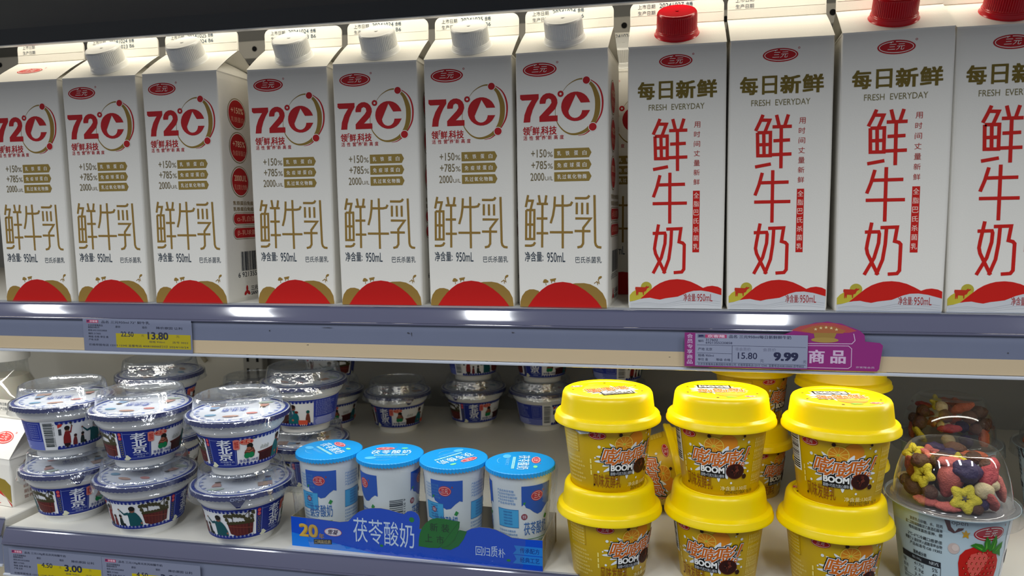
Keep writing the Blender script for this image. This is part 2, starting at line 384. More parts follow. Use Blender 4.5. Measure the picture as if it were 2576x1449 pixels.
def front_red():
    a = Art(); R = '#c8190f'; O = '#6e5c14'
    a.extend(logo_art(34.2,183.8,23.8,9.6), lambda x, y: (x, y))
    for ch, x0, x1 in (('每',7.0,19.4),('日',22.2,32.4),('新',34.5,48.4),('鲜',49.4,63.6)): a.text(ch,x0,156.6,x1,169.6,O,2,.035 if ch != '日' else .02)
    a.text('FRESH  EVERYDAY',15.0,148.6,54.9,152.9,'#7d7448',2)
    for st in B_XIAN+B_NIU+B_NAI: a.stroke(st,2.35,R,2)
    for i, ch in enumerate('用时间丈量新鲜'):
        y = 139.4-4.3-i*6.98; a.text(ch,47.7,y,52.1,y+4.3,'#b02a20',2)
    a.rect(47.4,43.1,52.3,88.9,R,1)
    for i, ch in enumerate('全脂巴氏杀菌乳'):
        y = 87.6-4.2-i*6.35; a.text(ch,47.9,y,51.8,y+4.2,'#f6d9cc',2,.006)
    gy = '#b5a93a'
    a.ell(13.6,16.8,4.1,4.0,gy,1); a.poly([(1.1,5.6),(1.1,10.4),(3.2,12.9),(5.4,14.3),(9.8,16.6),(14.5,17.1),(18,14),(14,8)],'#c2b53a',2)
    a.poly([(9.0,7.6),(12.6,10.8),(16.3,14.2),(20.0,17.4),(23.7,19.8),(27.5,21.4),(31.0,22.4),(36.5,22.9),(41.5,22.4),(46.5,21.0),(51.5,18.6),(55.5,16.3),(58.6,17.5),(62.2,18.0),(66.2,17.3),(68.9,15.9),(68.9,11.0),(60.1,13.5),(54,14.4),(48.4,14.1),(44,12.8),(40.2,11.0),(37,9.6),(33.0,9.0),(28,8.3),(23.8,7.2),(20,7.8),(16.4,8.6),(12,8.2)],R,3)
    a.poly([(.8,.6),(.8,5.2),(4,5.9),(9.0,7.6),(12,8.2),(16.4,8.6),(20,7.8),(23.8,7.2),(28,8.3),(33.0,9.0),(37,9.6),(40.2,11.0),(44,12.8),(48.4,14.1),(54,14.4),(60.1,13.5),(68.9,11.0),(68.9,.6)],'#c9ccd0',2)
    for k in range(3): a.stroke([(2,3.6-k),(14,4.8-k*1.2),(26,3.8-k),(40,6.6-k*1.6),(52,8-k*2),(68,6-k*1.6)],.35,'#b4b8bd',3,smooth=True)
    a.poly([(5.4,16.8),(12.6,16.6),(14.2,17.9),(14.0,17.1),(15.9,17.3),(15.4,16.4),(14.2,15.6),(13.3,13.7),(11.9,13.1),(11.7,10.6),(11.1,10.6),(10.9,12.7),(7.8,12.9),(7.4,10.4),(6.9,10.4),(6.7,12.4),(6.4,10.3),(5.9,10.3),(5.8,14.2),(5.2,15.2)],'#c03018',4)
    a.text('净含量:',41.2,6.2,50.6,12.0,'#a3181a',4,.004); a.text('950mL',51.3,6.2,62.5,11.8,'#a3181a',4)
    return a

# ------------------------------------------------------------------ cartons
WC, DC, HC, HB, HF = 0.070, 0.070, 0.1955, 0.2184, 0.2358
SL = math.atan2(HB-HC, DC/2)
def carton_body_bm(front, side, roof_logo=False, w=WC, d=DC, h=HC, hb=HB, taper=0.012):
    bm = bmesh.new(); mats = [BOARD]
    # rounded rectangular tube with a slight bulge, origin at the front-left base corner
    r = 0.0022; zs = [0, 0.003, h*0.25, h*0.5, h*0.75, h-0.006, h-0.0012, h]
    rings = []
    for z in zs:
        ins = 0.0006 if z == 0 else (0.0004 if z == zs[-2] else 0)
        tp = taper*w*(z/h)/2; bulge = 0.0009*math.sin(PI*z/h)
        ring = []
        for cx, cy, a0 in ((r, r, 180), (w-r, r, 270), (w-r, d-r, 0), (r, d-r, 90)):
            rr = r if z < h-0.007 else 0.0008
            ccx = rr if cx < w/2 else w-rr; ccy = rr if cy < d/2 else d-rr
            for k in range(4):
                t = math.radians(a0+30*k)
                x = ccx+(rr-ins)*math.cos(t); y = ccy+(rr-ins)*math.sin(t)
                x += (x-w/2)/(w/2)*tp+(x-w/2)/(w/2)*bulge*.6
                ring.append(bm.verts.new((x, y, z)))
        rings.append(ring)
    n = 16
    for a, b in zip(rings, rings[1:]):
        for k in range(n): bm.faces.new((a[k], a[(k+1) % n], b[(k+1) % n], b[k]))
    bm.faces.new(rings[0][::-1])
    tw = taper*w/2
    xl, xr = -tw, w+tw
    # gable: roof panels (slightly subdivided and bowed), gussets folded in
    def P(x, y, z): return bm.verts.new((x, y, z))
    fl, fr, bl, br = P(xl,0,h), P(xr,0,h), P(xl,d,h), P(xr,d,h)
    tl, tr = P(xl,d/2,hb), P(xr,d/2,hb)
    nroof = 6; prev = (fl, fr); sag = 0.0008
    for s in (0, 1):
        e0, e1 = ((fl, fr) if s == 0 else (bl, br)); prev = (e0, e1)
        for k in range(1, nroof+1):
            t = k/nroof
            if k == nroof: cur = (tl, tr)
            else:
                y = t*d/2 if s == 0 else d-t*d/2; zz = h+(hb-h)*t+math.sin(PI*t)*sag
                cur = (P(xl, y, zz), P(xr, y, zz))
            bm.faces.new((prev[0], prev[1], cur[1], cur[0])); prev = cur
    for sx, f0, b0, t0 in ((1, fr, br, tr), (-1, fl, bl, tl)):
        X = (xr if sx > 0 else xl)-sx*0.021
        ap = P(X, d/2, h+(hb-h)*0.72); ctl = []
        N = 5
        # gusset triangle, bulging outward near its base
        rows = []
        for i in range(N+1):
            t = i/N; row = []
            for j in range(N+1):
                s_ = j/N; y = d*(0.5+(s_-0.5)*(1-t)); x = (xr if sx > 0 else xl)-sx*0.021*(t**1.5); z = h+(hb-h)*0.72*t
                row.append(P(x, y, z))
            rows.append(row)
        for i in range(N):
            for j in range(N): bm.faces.new((rows[i][j], rows[i][j+1], rows[i+1][j+1], rows[i+1][j]))
        bm.faces.new((f0, t0, ap)); bm.faces.new((b0, ap, t0))
    for f in bm.faces: f.material_index = 0
    bmesh.ops.remove_doubles(bm, verts=bm.verts[:], dist=0.00002)
    # prints
    wm = w*1000
    def fm(u, v, L):
        z = v*0.001; return Vector((w/2+(u*0.001-w/2)*(1+taper*z/h), -LH*(L+1), z))
    if front: put_art(bm, front, fm, mats)
    if side: put_art(bm, side, lambda u, v, L: Vector((w+taper*w*(v*0.001/h)/2+0.0009*0.6*math.sin(PI*v*0.001/h)+LH*(L+2), u*0.001, v*0.001)), mats, clip=None)
    if roof_logo:
        a = logo_art(28,20,26,11,'#d8504a')
        put_art(bm, a, plane_map((0,0,h+0.0008),(1,0,0),(0,math.cos(SL),math.sin(SL)),(0,-math.sin(SL),math.cos(SL))), mats)
    return bm, mats
def fin_bm(d1, d2, w=WC, y=DC/2, z0=HB, z1=HF, taper=0.012):
    bm = bmesh.new(); mats = [BOARD]
    x0, x1 = -taper*w/2, w+taper*w/2; r = 0.0055
    pts = [(x0, z0-0.0005), (x1, z0-0.0005), (x1, z1-r)]
    for k in range(1, 6): t = math.radians(90*k/5); pts.append((x1-r+r*math.cos(t), z1-r+r*math.sin(t)))
    for k in range(0, 5): t = math.radians(90+90*k/5); pts.append((x0+r+r*math.cos(t), z1-r+r*math.sin(t)))
    pts.append((x0, z1-r))
    a = [bm.verts.new((x, y-0.0007, z)) for x, z in pts]; b = [bm.verts.new((x, y+0.0007, z)) for x, z in pts]
    bm.faces.new(a); bm.faces.new(b[::-1])
    for i in range(len(pts)): bm.faces.new((a[i], b[i], b[(i+1) % len(pts)], a[(i+1) % len(pts)]))
    box(bm, x0, x1, y-0.0011, y-0.0007, z0+0.0002, z0+0.0016)    # crimp line at the base of the fin
    box(bm, x0+0.001, x1-0.001, y-0.0009, y-0.0007, z0+0.0070, z0+0.0074)
    ar = Art(); g = '#4a5560'
    ar.text('上市日期',5.5,12.2,18.8,15.6,g,1); ar.text('生产日期',5.5,7.4,18.8,10.8,g,1)
    if d1:
        b_ = '#27465e'
        ar.text(d1,22,12.4,40.5,15.8,b_,1); ar.text(d2,22,7.7,40.5,11.0,b_,1); ar.text('合格',42,12.6,47.2,15.9,b_,1,.01); ar.text('B6',42.5,8.2,47,11.2,b_,1)
    put_art(bm, ar, plane_map((0, y-0.0008, z0), (1,0,0), (0,0,1), (0,-1,0)), mats)
    return bm, mats
def cap_parts(parent, m, x=WC*0.5, t=0.47):
    y = t*DC/2; z = HC+(HB-HC)*t+0.0006
    bm = bmesh.new()
    def rib(i, th, r, zz): return (r-(0.0006 if (int(round(th/(2*PI)*180)) % 3 == 0) else 0) if i in (4, 5) else r, zz)
    revolve(bm, [(0.0146,0),(0.0147,0.0008),(0.0144,0.0038),(0.0140,0.0042),(0.0142,0.0052),(0.0140,0.0138),(0.0138,0.0148),(0.0131,0.0157),(0.0122,0.0160),(0.011,0.0158),(0,0.0158)], 180, rf=rib)
    o = obj('cap', bm, m, parent, smooth=35); o.location = (x, y, z); o.rotation_euler = (SL, 0, 0); o.scale = (1.05, 1.05, 1.08)
    bm = bmesh.new(); revolve(bm, [(0.0158,-0.0006),(0.0159,0.0002),(0.0154,0.0006),(0.0151,0.0010),(0.0148,0.0030),(0.0140,0.0034)], 64)
    o2 = obj('cap_collar', bm, m, parent, smooth=35); o2.location = (x, y, z); o2.rotation_euler = (SL, 0, 0); o2.scale = (1.05, 1.05, 1.08)
    bm = bmesh.new(); revolve(bm, [(0.0,0.0),(0.0012,0.0002),(0.0014,0.0005),(0,0.0006)], 12)
    o3 = obj('cap_mark', bm, m, o, smooth=35); o3.location = (0, 0, 0.0158)
    return o
f72, s72, fred = front72(), side72(), front_red()
def make_carton(kind, cap, fin, label, loc, rz, group):
    t = thing('milk_carton', label, 'milk carton', loc, rz, group)
    if kind == '72': bm, ms = carton_body_bm(f72, s72)
    elif kind == '72n': bm, ms = carton_body_bm(front72(False), s72, roof_logo=True)
    else: bm, ms = carton_body_bm(fred, None)
    obj('carton_body', bm, ms, t)
    bm, ms = fin_bm(*fin); obj('sealed_top', bm, ms, t)
    if cap: cap_parts(t, cap)
    return t
G7, GR = 'gold and red 72 degree milk cartons on the upper shelf', 'red print milk cartons on the upper shelf'
def rep(src, fin, label, loc, rz, group):      # copy a carton and give it its own date print
    c = src.copy(); C.objects.link(c); c.location = loc; c.rotation_euler = (0, 0, rz); c['label'] = label; c['group'] = group
    for ch in src.children:
        if ch.name.startswith('sealed_top'): continue
        copy_part(ch, c)
    bm, ms = fin_bm(*fin); obj('sealed_top', bm, ms, c)
    return c
D = math.radians
n24 = ('20241024', '20241023'); n25 = ('20241025', '20241024'); n27 = ('20241027', '20241026'); nn = (None, None)
make_carton('72n', None, nn, 'capless 72 degree milk carton with logo on its roof, leftmost', (-0.4691,-0.0033,0), D(0.0), G7)
c2 = make_carton('72', WPLAST, n24, 'white capped 72 degree milk carton dated 20241024 beside the capless one', (-0.3930,-0.0034,0), D(1.97), G7)
rep(c2, n25, '72 degree milk carton dated 20241025 showing its red circled right side', (-0.3148,-0.0025,0), D(0.04), G7)
rep(c2, n24, '72 degree milk carton just right of the wide gap, fourth from left', (-0.2209,0.0047,0), D(2.1), G7)
rep(c2, n24, 'white capped 72 degree milk carton in the middle of the row, fifth from left', (-0.1427,0.0016,0), D(1.44), G7)
rep(c2, n25, 'white capped 72 degree milk carton, sixth from left, dated 20241025', (-0.0666,0.0045,0), D(1.07), G7)
rep(c2, n24, 'turned 72 degree milk carton next to the first red capped carton', (0.0083,0.0007,0), D(-2.57), G7)
r8 = make_carton('red', REDP, n27, 'red capped fresh milk carton dated 20241027, leftmost of the red ones', (0.0935,0.0016,0), D(0.52), GR)
c = rep(r8, nn, 'red print milk carton without a cap', (0.1665,0.0003,0), D(0.1), GR)
for ch in list(c.children):
    if ch.name.startswith('cap'):
        for q in list(ch.children): bpy.data.objects.remove(q)
        bpy.data.objects.remove(ch)
rep(r8, n27, 'red capped milk carton above the purple price tag, right of the capless one', (0.2412,-0.0040,0), D(-3.2), GR)
rep(r8, n27, 'red capped milk carton cut off by the right edge', (0.3140,-0.0029,0), D(0.03), GR)
rep(c2, n24, '72 degree milk carton in the second row, seen through the gap beside the red cartons', (0.0480,0.098,0), D(0.5), 'cartons in the second row')

# ------------------------------------------------------------------ shelves, rails, walls
X0, X1 = -0.90, 0.75
def rail_bm(prof, x0, x1, mi=0):
    bm = bmesh.new()
    a = [bm.verts.new((x0, y, z)) for y, z in prof]; b = [bm.verts.new((x1, y, z)) for y, z in prof]
    for i in range(len(prof)-1): bm.faces.new((a[i], a[i+1], b[i+1], b[i])).material_index = mi
    return bm
def rail_bm_off(off, prof, x0, x1): return rail_bm([(y+off, z) for y, z in prof], x0, x1)
RAILTOP = mat('rail_gloss_plastic', '#5c5d74', 0.07, spec=0.9, bump=0.0, coat=0.4)
RAILFACE = mat('rail_grey_strip', '#757c92', 0.30, spec=0.6, var=0.06, vscale=30)
GLOWPAINT = mat('rail_painted_glow', '#dcc49b', 0.35)  # cream colour stands in for lamp light glowing through the rail backing
CLEARV = clear('rail_clear_edge', (0.80, 0.82, 0.88), k=2.0, rough=0.08)
def shelf(label, z, x0, x1, depth, thick, face_h, cream, off=0.0, tone=SHELFW):
    t = thing('cooler_shelf', label, 'shelf', (0, 0, z))
    bm = bmesh.new(); box(bm, x0, x1, -0.010+off, depth, -thick, 0); bevel(bm, 0.0008, 1); obj('shelf_board', bm, tone, t)
    # glossy rounded top of the price rail
    prof = [(-0.0092, 0.0004)]
    for k in range(9):
        u = k/8; ang = D(62-44*u); prof.append((-0.0104-0.0052*u, -0.0004-0.0112*u-0.0009*math.sin(PI*u)*-1.0))
    prof.append((-0.0150, -0.0122))
    bm = rail_bm_off(off, prof, x0, x1); obj('glossy_rail_top', bm, RAILTOP, t, smooth=40)
    bm = bmesh.new(); box(bm, x0, x1, -0.0166+off, -0.0150+off, -0.0134, -0.0118); bevel(bm, 0.0004, 2); obj('rail_ridge', bm, RAILTOP, t)
    zb = -face_h
    bm = rail_bm_off(off, [(-0.0148,-0.0134),(-0.0152,zb+(0.0125 if cream else 0.001))], x0, x1); obj('price_strip', bm, RAILFACE, t)
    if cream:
        bm = rail_bm_off(off, [(-0.0152,zb+0.0125),(-0.0156,zb+0.0015)], x0, x1); obj('painted_glow_strip', bm, GLOWPAINT, t)  # band of leaking lamp light, put into the strip's colour
    bm = bmesh.new(); box(bm, x0, x1, -0.0175+off, -0.0150+off, zb-0.0012, zb+0.0012); bevel(bm, 0.0008, 2); obj('rail_lower_lip', bm, mat('rail_lip', '#c8cdd6', 0.2, spec=0.7), t)
    bm = bmesh.new(); box(bm, x0, x1, -0.0106+off, -0.0098+off, -0.001, 0.0022); obj('clear_front_edge', bm, CLEARV, t)
    return t
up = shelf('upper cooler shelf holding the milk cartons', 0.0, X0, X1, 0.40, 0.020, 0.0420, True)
bm = rail_bm([(-0.0186,-0.0140),(-0.0180,-0.0415)], X0, X1); obj('rail_clear_cover', bm, clear('rail_cover', (0.955,0.96,0.98), k=1.3, rough=0.12, wr=0.05, wscale=30), up)
lo = shelf('lower cooler shelf holding yogurts and cereal cups', -0.2100, -0.4775, X1, 0.47, 0.020, 0.0420, False, off=-0.0055)
lf = shelf('left neighbouring shelf with the small carton and bottle', -0.2050, -1.2, -0.4835, 0.47, 0.020, 0.0420, False)
# small dirt marks on the upper rail
bm = bmesh.new()
for x, z, w, h in ((-0.078,-0.0195,.0030,.0010),(-0.076,-0.0205,.0008,.0030),(0.0065,-0.0175,.0022,.0007),(-0.166,-0.031,.0018,.0006),(0.1245,-0.0337,.0022,.0005),(-0.148,-0.0165,.008,.0004),(0.35,-0.025,.001,.001),(-0.2,-0.02,.0015,.0008)):
    for k in range(3):
        dx, dz = rnd.uniform(-.4,.4)*w, rnd.uniform(-.4,.4)*h; s = rnd.uniform(.5,1)
        bm.faces.new([bm.verts.new((x+dx+a*w*s*.5, -0.0154, z+dz+b*h*s*.5)) for a, b in ((-1,-.3),(.2,-1),(1,.2),(-.1,1))])
obj('scuff_marks', bm, mat('scuff', '#4b4b52', 0.8), up)['kind'] = 'stuff'

def structure(name, bm, m, label=None):
    o = obj(name, bm, m); o['kind'] = 'structure'; return o
bm = bmesh.new(); box(bm, -1.3, 1.0, 0.470, 0.480, -0.62, 0.42); structure('wall_back', bm, mat('back_wall', '#8f8f8c', 0.5, var=0.1, vscale=6))
bm = bmesh.new(); box(bm, -1.3, 1.0, -0.02, 0.480, 0.42, 0.43); structure('ceiling', bm, mat('inner_top', '#8a8883', 0.6))
bm = bmesh.new(); box(bm, 0.78, 0.79, -0.02, 0.48, -0.62, 0.42); structure('wall_right', bm, mat('side_wall', '#b5b3ab', 0.5))
bm = bmesh.new(); box(bm, -1.31, -1.3, -0.02, 0.48, -0.62, 0.42); structure('wall_left', bm, _m['side_wall'])
# light panel on the left part of the rear wall (brighter sheet behind the bowls)
bm = bmesh.new(); box(bm, -1.0, -0.500, 0.462, 0.469, -0.208, -0.03); bevel(bm, 0.001, 1)
o = obj('liner_panel', bm, mat('liner', '#e8e4d8', 0.5, var=0.04, vscale=8)); tag(o, 'cream liner panel against the back behind the left bowls', 'panel')
# dark hood above the cartons
HOODM = mat('hood_dark', '#23282d', 0.55, var=0.25, vscale=5)
t = thing('light_hood', 'dark front hood of the cooler above the cartons', 'hood', (0, 0, 0))
bm = bmesh.new()
pr = [(-0.030,0.2200),(-0.040,0.2300),(-0.100,0.2560),(-0.104,0.2620),(-0.230,0.318),(-0.24,0.52),(-0.02,0.52),(-0.012,0.30),(-0.026,0.2212)]
a = [bm.verts.new((-1.3,y,z)) for y,z in pr]; b = [bm.verts.new((1.0,y,z)) for y,z in pr]
for i in range(len(pr)): bm.faces.new((a[i],a[(i+1)%len(pr)],b[(i+1)%len(pr)],b[i]))
bm.faces.new(a[::-1]); bm.faces.new(b); obj('hood_panel', bm, HOODM, t)
bm = bmesh.new(); box(bm, -1.3, 1.0, -0.0300, -0.0245, 0.2193, 0.2203); obj('hood_bright_lip', bm, mat('lip_white', '#efeee6', 0.3), t)
# lamp bodies (the glowing tubes behind the hood and under the shelf)
def lampbar(label, y, z):
    t = thing('strip_lamp', label, 'lamp', (0, y, z))
    bm = bmesh.new(); box(bm, -0.8, 0.7, -0.009, 0.009, 0.0005, 0.010); bevel(bm, 0.002, 2); obj('lamp_housing', bm, mat('lamp_white', '#e6e6e2', 0.4), t)
    for x in (-0.8, 0.69):
        bm = bmesh.new(); box(bm, x, x+0.01, -0.010, 0.010, -0.002, 0.011); obj('end_cap', bm, _m['lamp_white'], t)
    return t
lampbar('long strip lamp hidden behind the dark hood over the cartons', 0.013, 0.263)
# horizontal perforated bar on the back, above the cartons
t = thing('perforated_bar', 'grey perforated metal bar running behind the cartons', 'bar', (0, 0.40, 0.303))
bm = bmesh.new(); box(bm, -1.2, 0.75, 0, 0.004, -0.012, 0.012); bevel(bm, 0.001, 1); obj('bar_strip', bm, mat('bar_metal', '#c9c6bd', 0.5), t)
BLK = mat('hole_black', '#08080a', 0.9)
for x in (-0.86,-0.563,-0.441,-0.319,-0.197,-0.075,0.066,0.188,0.310,0.435):
    bm = bmesh.new(); bmesh.ops.create_cone(bm, cap_ends=True, segments=20, radius1=0.0036, radius2=0.0036, depth=0.0006, matrix=Matrix.Translation((x,-0.0004,0.001))@Matrix.Rotation(PI/2,4,'X')); obj('hole', bm, BLK, t)
t = thing('dark_channel', 'dark horizontal channel below the perforated bar', 'channel', (0, 0.42, 0.262))
bm = bmesh.new(); box(bm, -1.2, 0.75, 0, 0.010, -0.028, 0.026); obj('channel_strip', bm, mat('channel', '#55524c', 0.6), t)

# slotted upright at the back of the lower shelf
t = thing('slotted_upright', 'grey slotted metal upright at the back left', 'upright', (-0.494, 0.448, -0.21))
bm = bmesh.new(); box(bm, -0.016, 0.016, -0.004, 0.012, 0, 0.19); bevel(bm, 0.001, 1); obj('upright_strip', bm, mat('upright', '#b9b7b0', 0.5), t)
for x in (-0.008, 0.008):
    for k in range(7):
        bm = bmesh.new(); box(bm, x-0.002, x+0.002, -0.0046, -0.0040, 0.012+k*0.026, 0.028+k*0.026); obj('slot', bm, BLK, t)
def cable(label, pts, r, m):
    bm = bmesh.new(); P = [Vector(p) for p in pts]; Q = []
    for i in range(len(P)-1):
        p0 = P[max(i-1,0)]; p1 = P[i]; p2 = P[i+1]; p3 = P[min(i+2,len(P)-1)]
        for k in range(8):
            u = k/8; Q.append(0.5*((2*p1)+(p2-p0)*u+(2*p0-5*p1+4*p2-p3)*u*u+(3*p1-p0-3*p2+p3)*u**3))
    Q.append(P[-1]); sweep(bm, Q, r, 8)
    return tag(obj('cable', bm, m, smooth=60), label, 'cable')
cable('pale cable hanging on the cream panel behind the left bowls', [(-0.643,0.456,-0.04),(-0.640,0.456,-0.075),(-0.628,0.455,-0.105),(-0.600,0.455,-0.125),(-0.580,0.455,-0.15)], 0.0035, mat('cable_pale', '#b5ab90', 0.5))
cable('dark cable hanging in a loop behind the cereal cups', [(0.385,0.458,-0.03),(0.392,0.457,-0.070),(0.415,0.456,-0.093),(0.440,0.456,-0.100),(0.470,0.456,-0.088),(0.486,0.457,-0.060),(0.487,0.458,-0.03)], 0.0032, mat('cable_dark', '#63625c', 0.5))

# ------------------------------------------------------------------ price tags
def chip(a, x0, y0, h, n, col, L=2, dens=1.0, seed=1):
    r = random.Random(seed); x = x0
    for k in range(n):
        w = h*r.uniform(.7,.95); a.rect(x, y0, x+w, y0+h*.28, col, L); a.rect(x, y0+h*.62, x+w, y0+h*.84, col, L); a.rect(x+w*.35, y0, x+w*.6, y0+h, col, L); x += h*1.08
    return a
def yellow_tag(name1, p0, p1):
    a = Art(); K = '#2b3044'
    a.rect(0,0,85,28.5,'#7f859b',0)
    a.rect(26,3.5,84,16.0,'#bfae00',1)
    a.rect(3,24.6,12.5,27.2,'#b2315b',1); a.text('京客隆',5.6,25.0,12,26.9,'#e5c8d6',2,.02); a.poly([(3.2,25.2),(5.4,26.0),(4.8,26.8),(3.4,26.6)],'#3b2a5a',2)
    a.text('品名 '+name1,15,24.4,53,26.8,K,2,.01)
    a.text('原价',26,20.6,30,22.6,K,2,.01); a.text('现价',47,20.6,51,22.6,K,2,.01); a.text('降价原因 让利',58,20.4,78,22.6,K,2,.01)
    a.text(p0,30,13.2,40,17.6,K,2,.015); a.text('元',46,13.6,48.2,15.6,'#6b6630',2); a.text(p1,51,11.4,67,17.8,K,2,.03); a.text('元',73,13.4,75.5,15.6,'#6b6630',2)
    a.text('北京京客隆商业',4,21.6,16,23.4,K,2,.01); a.text('集团股份有限公司',4,19.8,13,21.4,K,2,.01)
    a.text('条码 6921355220858',4,17.2,19,19.0,K,2,.008); a.text('编码 317602',4,14.4,14,16.2,K,2,.008); a.text('等级 合格 单位 盒',4,11.6,20,13.4,K,2,.008); a.text('产地 北京',4,9.0,12,10.8,K,2,.008)
    a.text('价格举报电话 12315 12345 监督电话 4008100000',4,4.4,60,6.4,K,2,.008); a.text('规格 950ml',52,8.4,64,10.2,K,2); a.text('店号 0022',70,8.4,82,10.2,K,2); a.text('打印 2024/10/24',60,4.4,82,6.4,K,2)
    return a
def tag_obj(art, label, base, x, y, z, w, h, sx=1.0, lean=0.0, rz=0.0):
    bm = bmesh.new(); mats = [mat(base[0], base[1], 0.4)]
    box(bm, 0, w, 0, 0.0003, 0, h)
    put_art(bm, art, lambda u, v, L: Vector((u*0.001*sx, -0.00003*(L+1), v*0.001)), mats)
    o = obj('price_tag', bm, mats); o.location = (x, y, z); o.rotation_euler = (lean, rz, 0)
    return tag(o, label, 'price tag')
tag_obj(yellow_tag('三元950ml 72° 鲜牛乳','22.50','13.80'), 'price tag reading 13.80 on the upper rail under the left cartons', ('paper_grey','#7f859b'), -0.3775, -0.0170, -0.0405, 0.1065, 0.0265, sx=1.25, rz=D(0.3))
tag_obj(yellow_tag('三元139g老北京风味酸牛奶','4.50','3.00'), 'price tag reading 3.00 on the lower rail under the left bowls', ('paper_grey','#7f859b'), -0.4690, -0.0228, -0.2545, 0.0984, 0.0285, sx=1.158)
tag_obj(yellow_tag('三元139g老北京风味酸牛奶','4.50','3.00'), 'second lower rail price tag, cut off by the bottom edge', ('paper_grey','#7f859b'), -0.3703, -0.0228, -0.2548, 0.0984, 0.0285, sx=1.158)
def member_tag():
    a = Art(); P_ = '#8a2f74'; K = '#2a2d4a'; Wt = '#c9b9d2'
    a.rect(0,0,6.8,25.5,P_,1)
    for i, ch in enumerate('会员专享商品'): a.text(ch,1.6,21.4-i*3.9,5.2,24.6-i*3.9,Wt,2,.01)
    a.rect(6.8,.8,76,25,'#9096ac',1)
    a.rect(8.2,21.8,13,24.4,'#6a6f86',2); a.rect(13,21.8,26.5,24.4,'#b2456f',2); a.poly([(8.8,22.4),(12.2,22.8),(11.6,24),(9,23.8)],'#32315a',3)
    a.text('京客隆',14.4,22.1,25.5,24.2,'#e0c0d2',3,.03)
    a.text('品名 三元950ml每日新鲜鲜牛奶',28,21.9,66,24.4,K,2,.01)
    a.text('编码',8.6,18.6,12,20.4,K,2,.008); a.text('317602',13.4,19.4,21,21.2,K,2,.008); a.text('6921355220858',13.4,17.4,30,19.0,K,2,.008)
    for y in (16.4,3.4): a.stroke([(8,y),(75,y-.3)],.25,K,2)
    a.stroke([(8,10.4),(30,10.2)],.25,K,2); a.stroke([(30,16.4),(30,4)],.25,K,2)
    a.text('产地 北京',8.6,12.2,17.5,14.4,K,2,.006); a.text('规格 950ml',8.6,7.6,18.5,9.6,K,2,.006); a.text('单位 盒',8.6,4.6,15,6.6,K,2,.006); a.text('等级 合格',20,4.6,29,6.6,K,2,.006)
    a.text('非会员价',32,12.6,41.5,15.0,'#6b6e86',2); a.text('会员价',49,12.6,57,15.0,'#6b6e86',2)
    a.text('15.80',33.6,6.6,45.5,11.4,K,2,.01); a.text('元',47.4,4.4,49.6,6.6,K,2); a.text('9.99',55.5,5.8,70.5,12.2,K,2,.05); a.text('元',73.4,4.4,75.4,6.6,K,2)
    a.text('北京京客隆商业集团股份有限公司  价格举报电话12315 12345  监督电话4008100000 店号0022',8.6,1.1,74,3.0,K,2,.006)
    return a
def promo_card():
    a = Art(); P_ = '#8e2c78'; Wt = '#cdb3cf'
    pts = [(36,0),(36,24.0),(40,25.2),(46,27.4),(50,30.6),(54,31.4),(58,33.2),(62,34.6),(66,34.8),(70,35.6),(74,34.6),(79,34.2),(83,32.4),(87,31.0),(91,29.2),(94,26.2),(94.5,21.5),(104,20.6),(106,18.8),(104,1.5),(102.5,0)]
    a.poly(pts, P_, 0)
    a.poly([(46,28.6),(52,31.8),(58,33.2),(66,34.6),(74,34.4),(82,32.4),(89,29.0),(84,27.6),(70,27.0),(56,27.2)],'#b04c4e',1)
    a.poly([(52,28.6),(60,32.0),(66,32.8),(74,32.2),(82,29.0),(80,27.0),(60,26.6)],'#a8643e',2)
    for k in range(5): a.text('★',61+k*3.4,28.8+1.4*math.sin(PI*k/4),63.4+k*3.4,31.0+1.4*math.sin(PI*k/4),'#e0cf9a',3)
    a.poly([(61,27.2),(76,27.2),(74,21.6),(68,20.6),(62,21.6)],'#9a7b3e',3); a.ell(68.4,22.0,9,1.9,'#a78a48',4)
    a.ring(68,21,0.1,0.1,.1,Wt,2)
    a.stroke([(44,19),(86,19.6),(88,22),(87,27)],.5,Wt,2)
    a.text('商',58,4.8,68.6,14.8,Wt,2,.03); a.text('品',72.4,5.0,82.4,14.6,Wt,2,.035)
    a.stroke([(52,1.6),(84,1.6),(86,3),(86,16),(84,18),(52,17.6)],.45,Wt,2)
    a.text('京客隆会员',89,2.0,101,3.4,Wt,2)
    return a
t = thing('member_price_sign', 'purple member price sign reading 9.99 on the upper rail', 'price sign', (0.1355,-0.0195,-0.0395))
bm = bmesh.new(); ms = [mat('tag_purple','#8e2c78',0.35)]
put_art(bm, promo_card(), lambda u, v, L: Vector((u*0.001*1.017+0.0270, -0.00003*(L+1)+0.0004, v*0.00098)), ms)
t2 = obj('promo_card', bm, ms, t)
bm = bmesh.new(); ms = [mat('tag_purple','#8e2c78',0.35)]
put_art(bm, member_tag(), lambda u, v, L: Vector((u*0.001*1.12, -0.0007-0.00003*(L+1), v*0.00098+0.0003)), ms)
box(bm, 0, 0.085, -0.0007, -0.0004, 0.0003, 0.0250); obj('price_card', bm, ms, t)

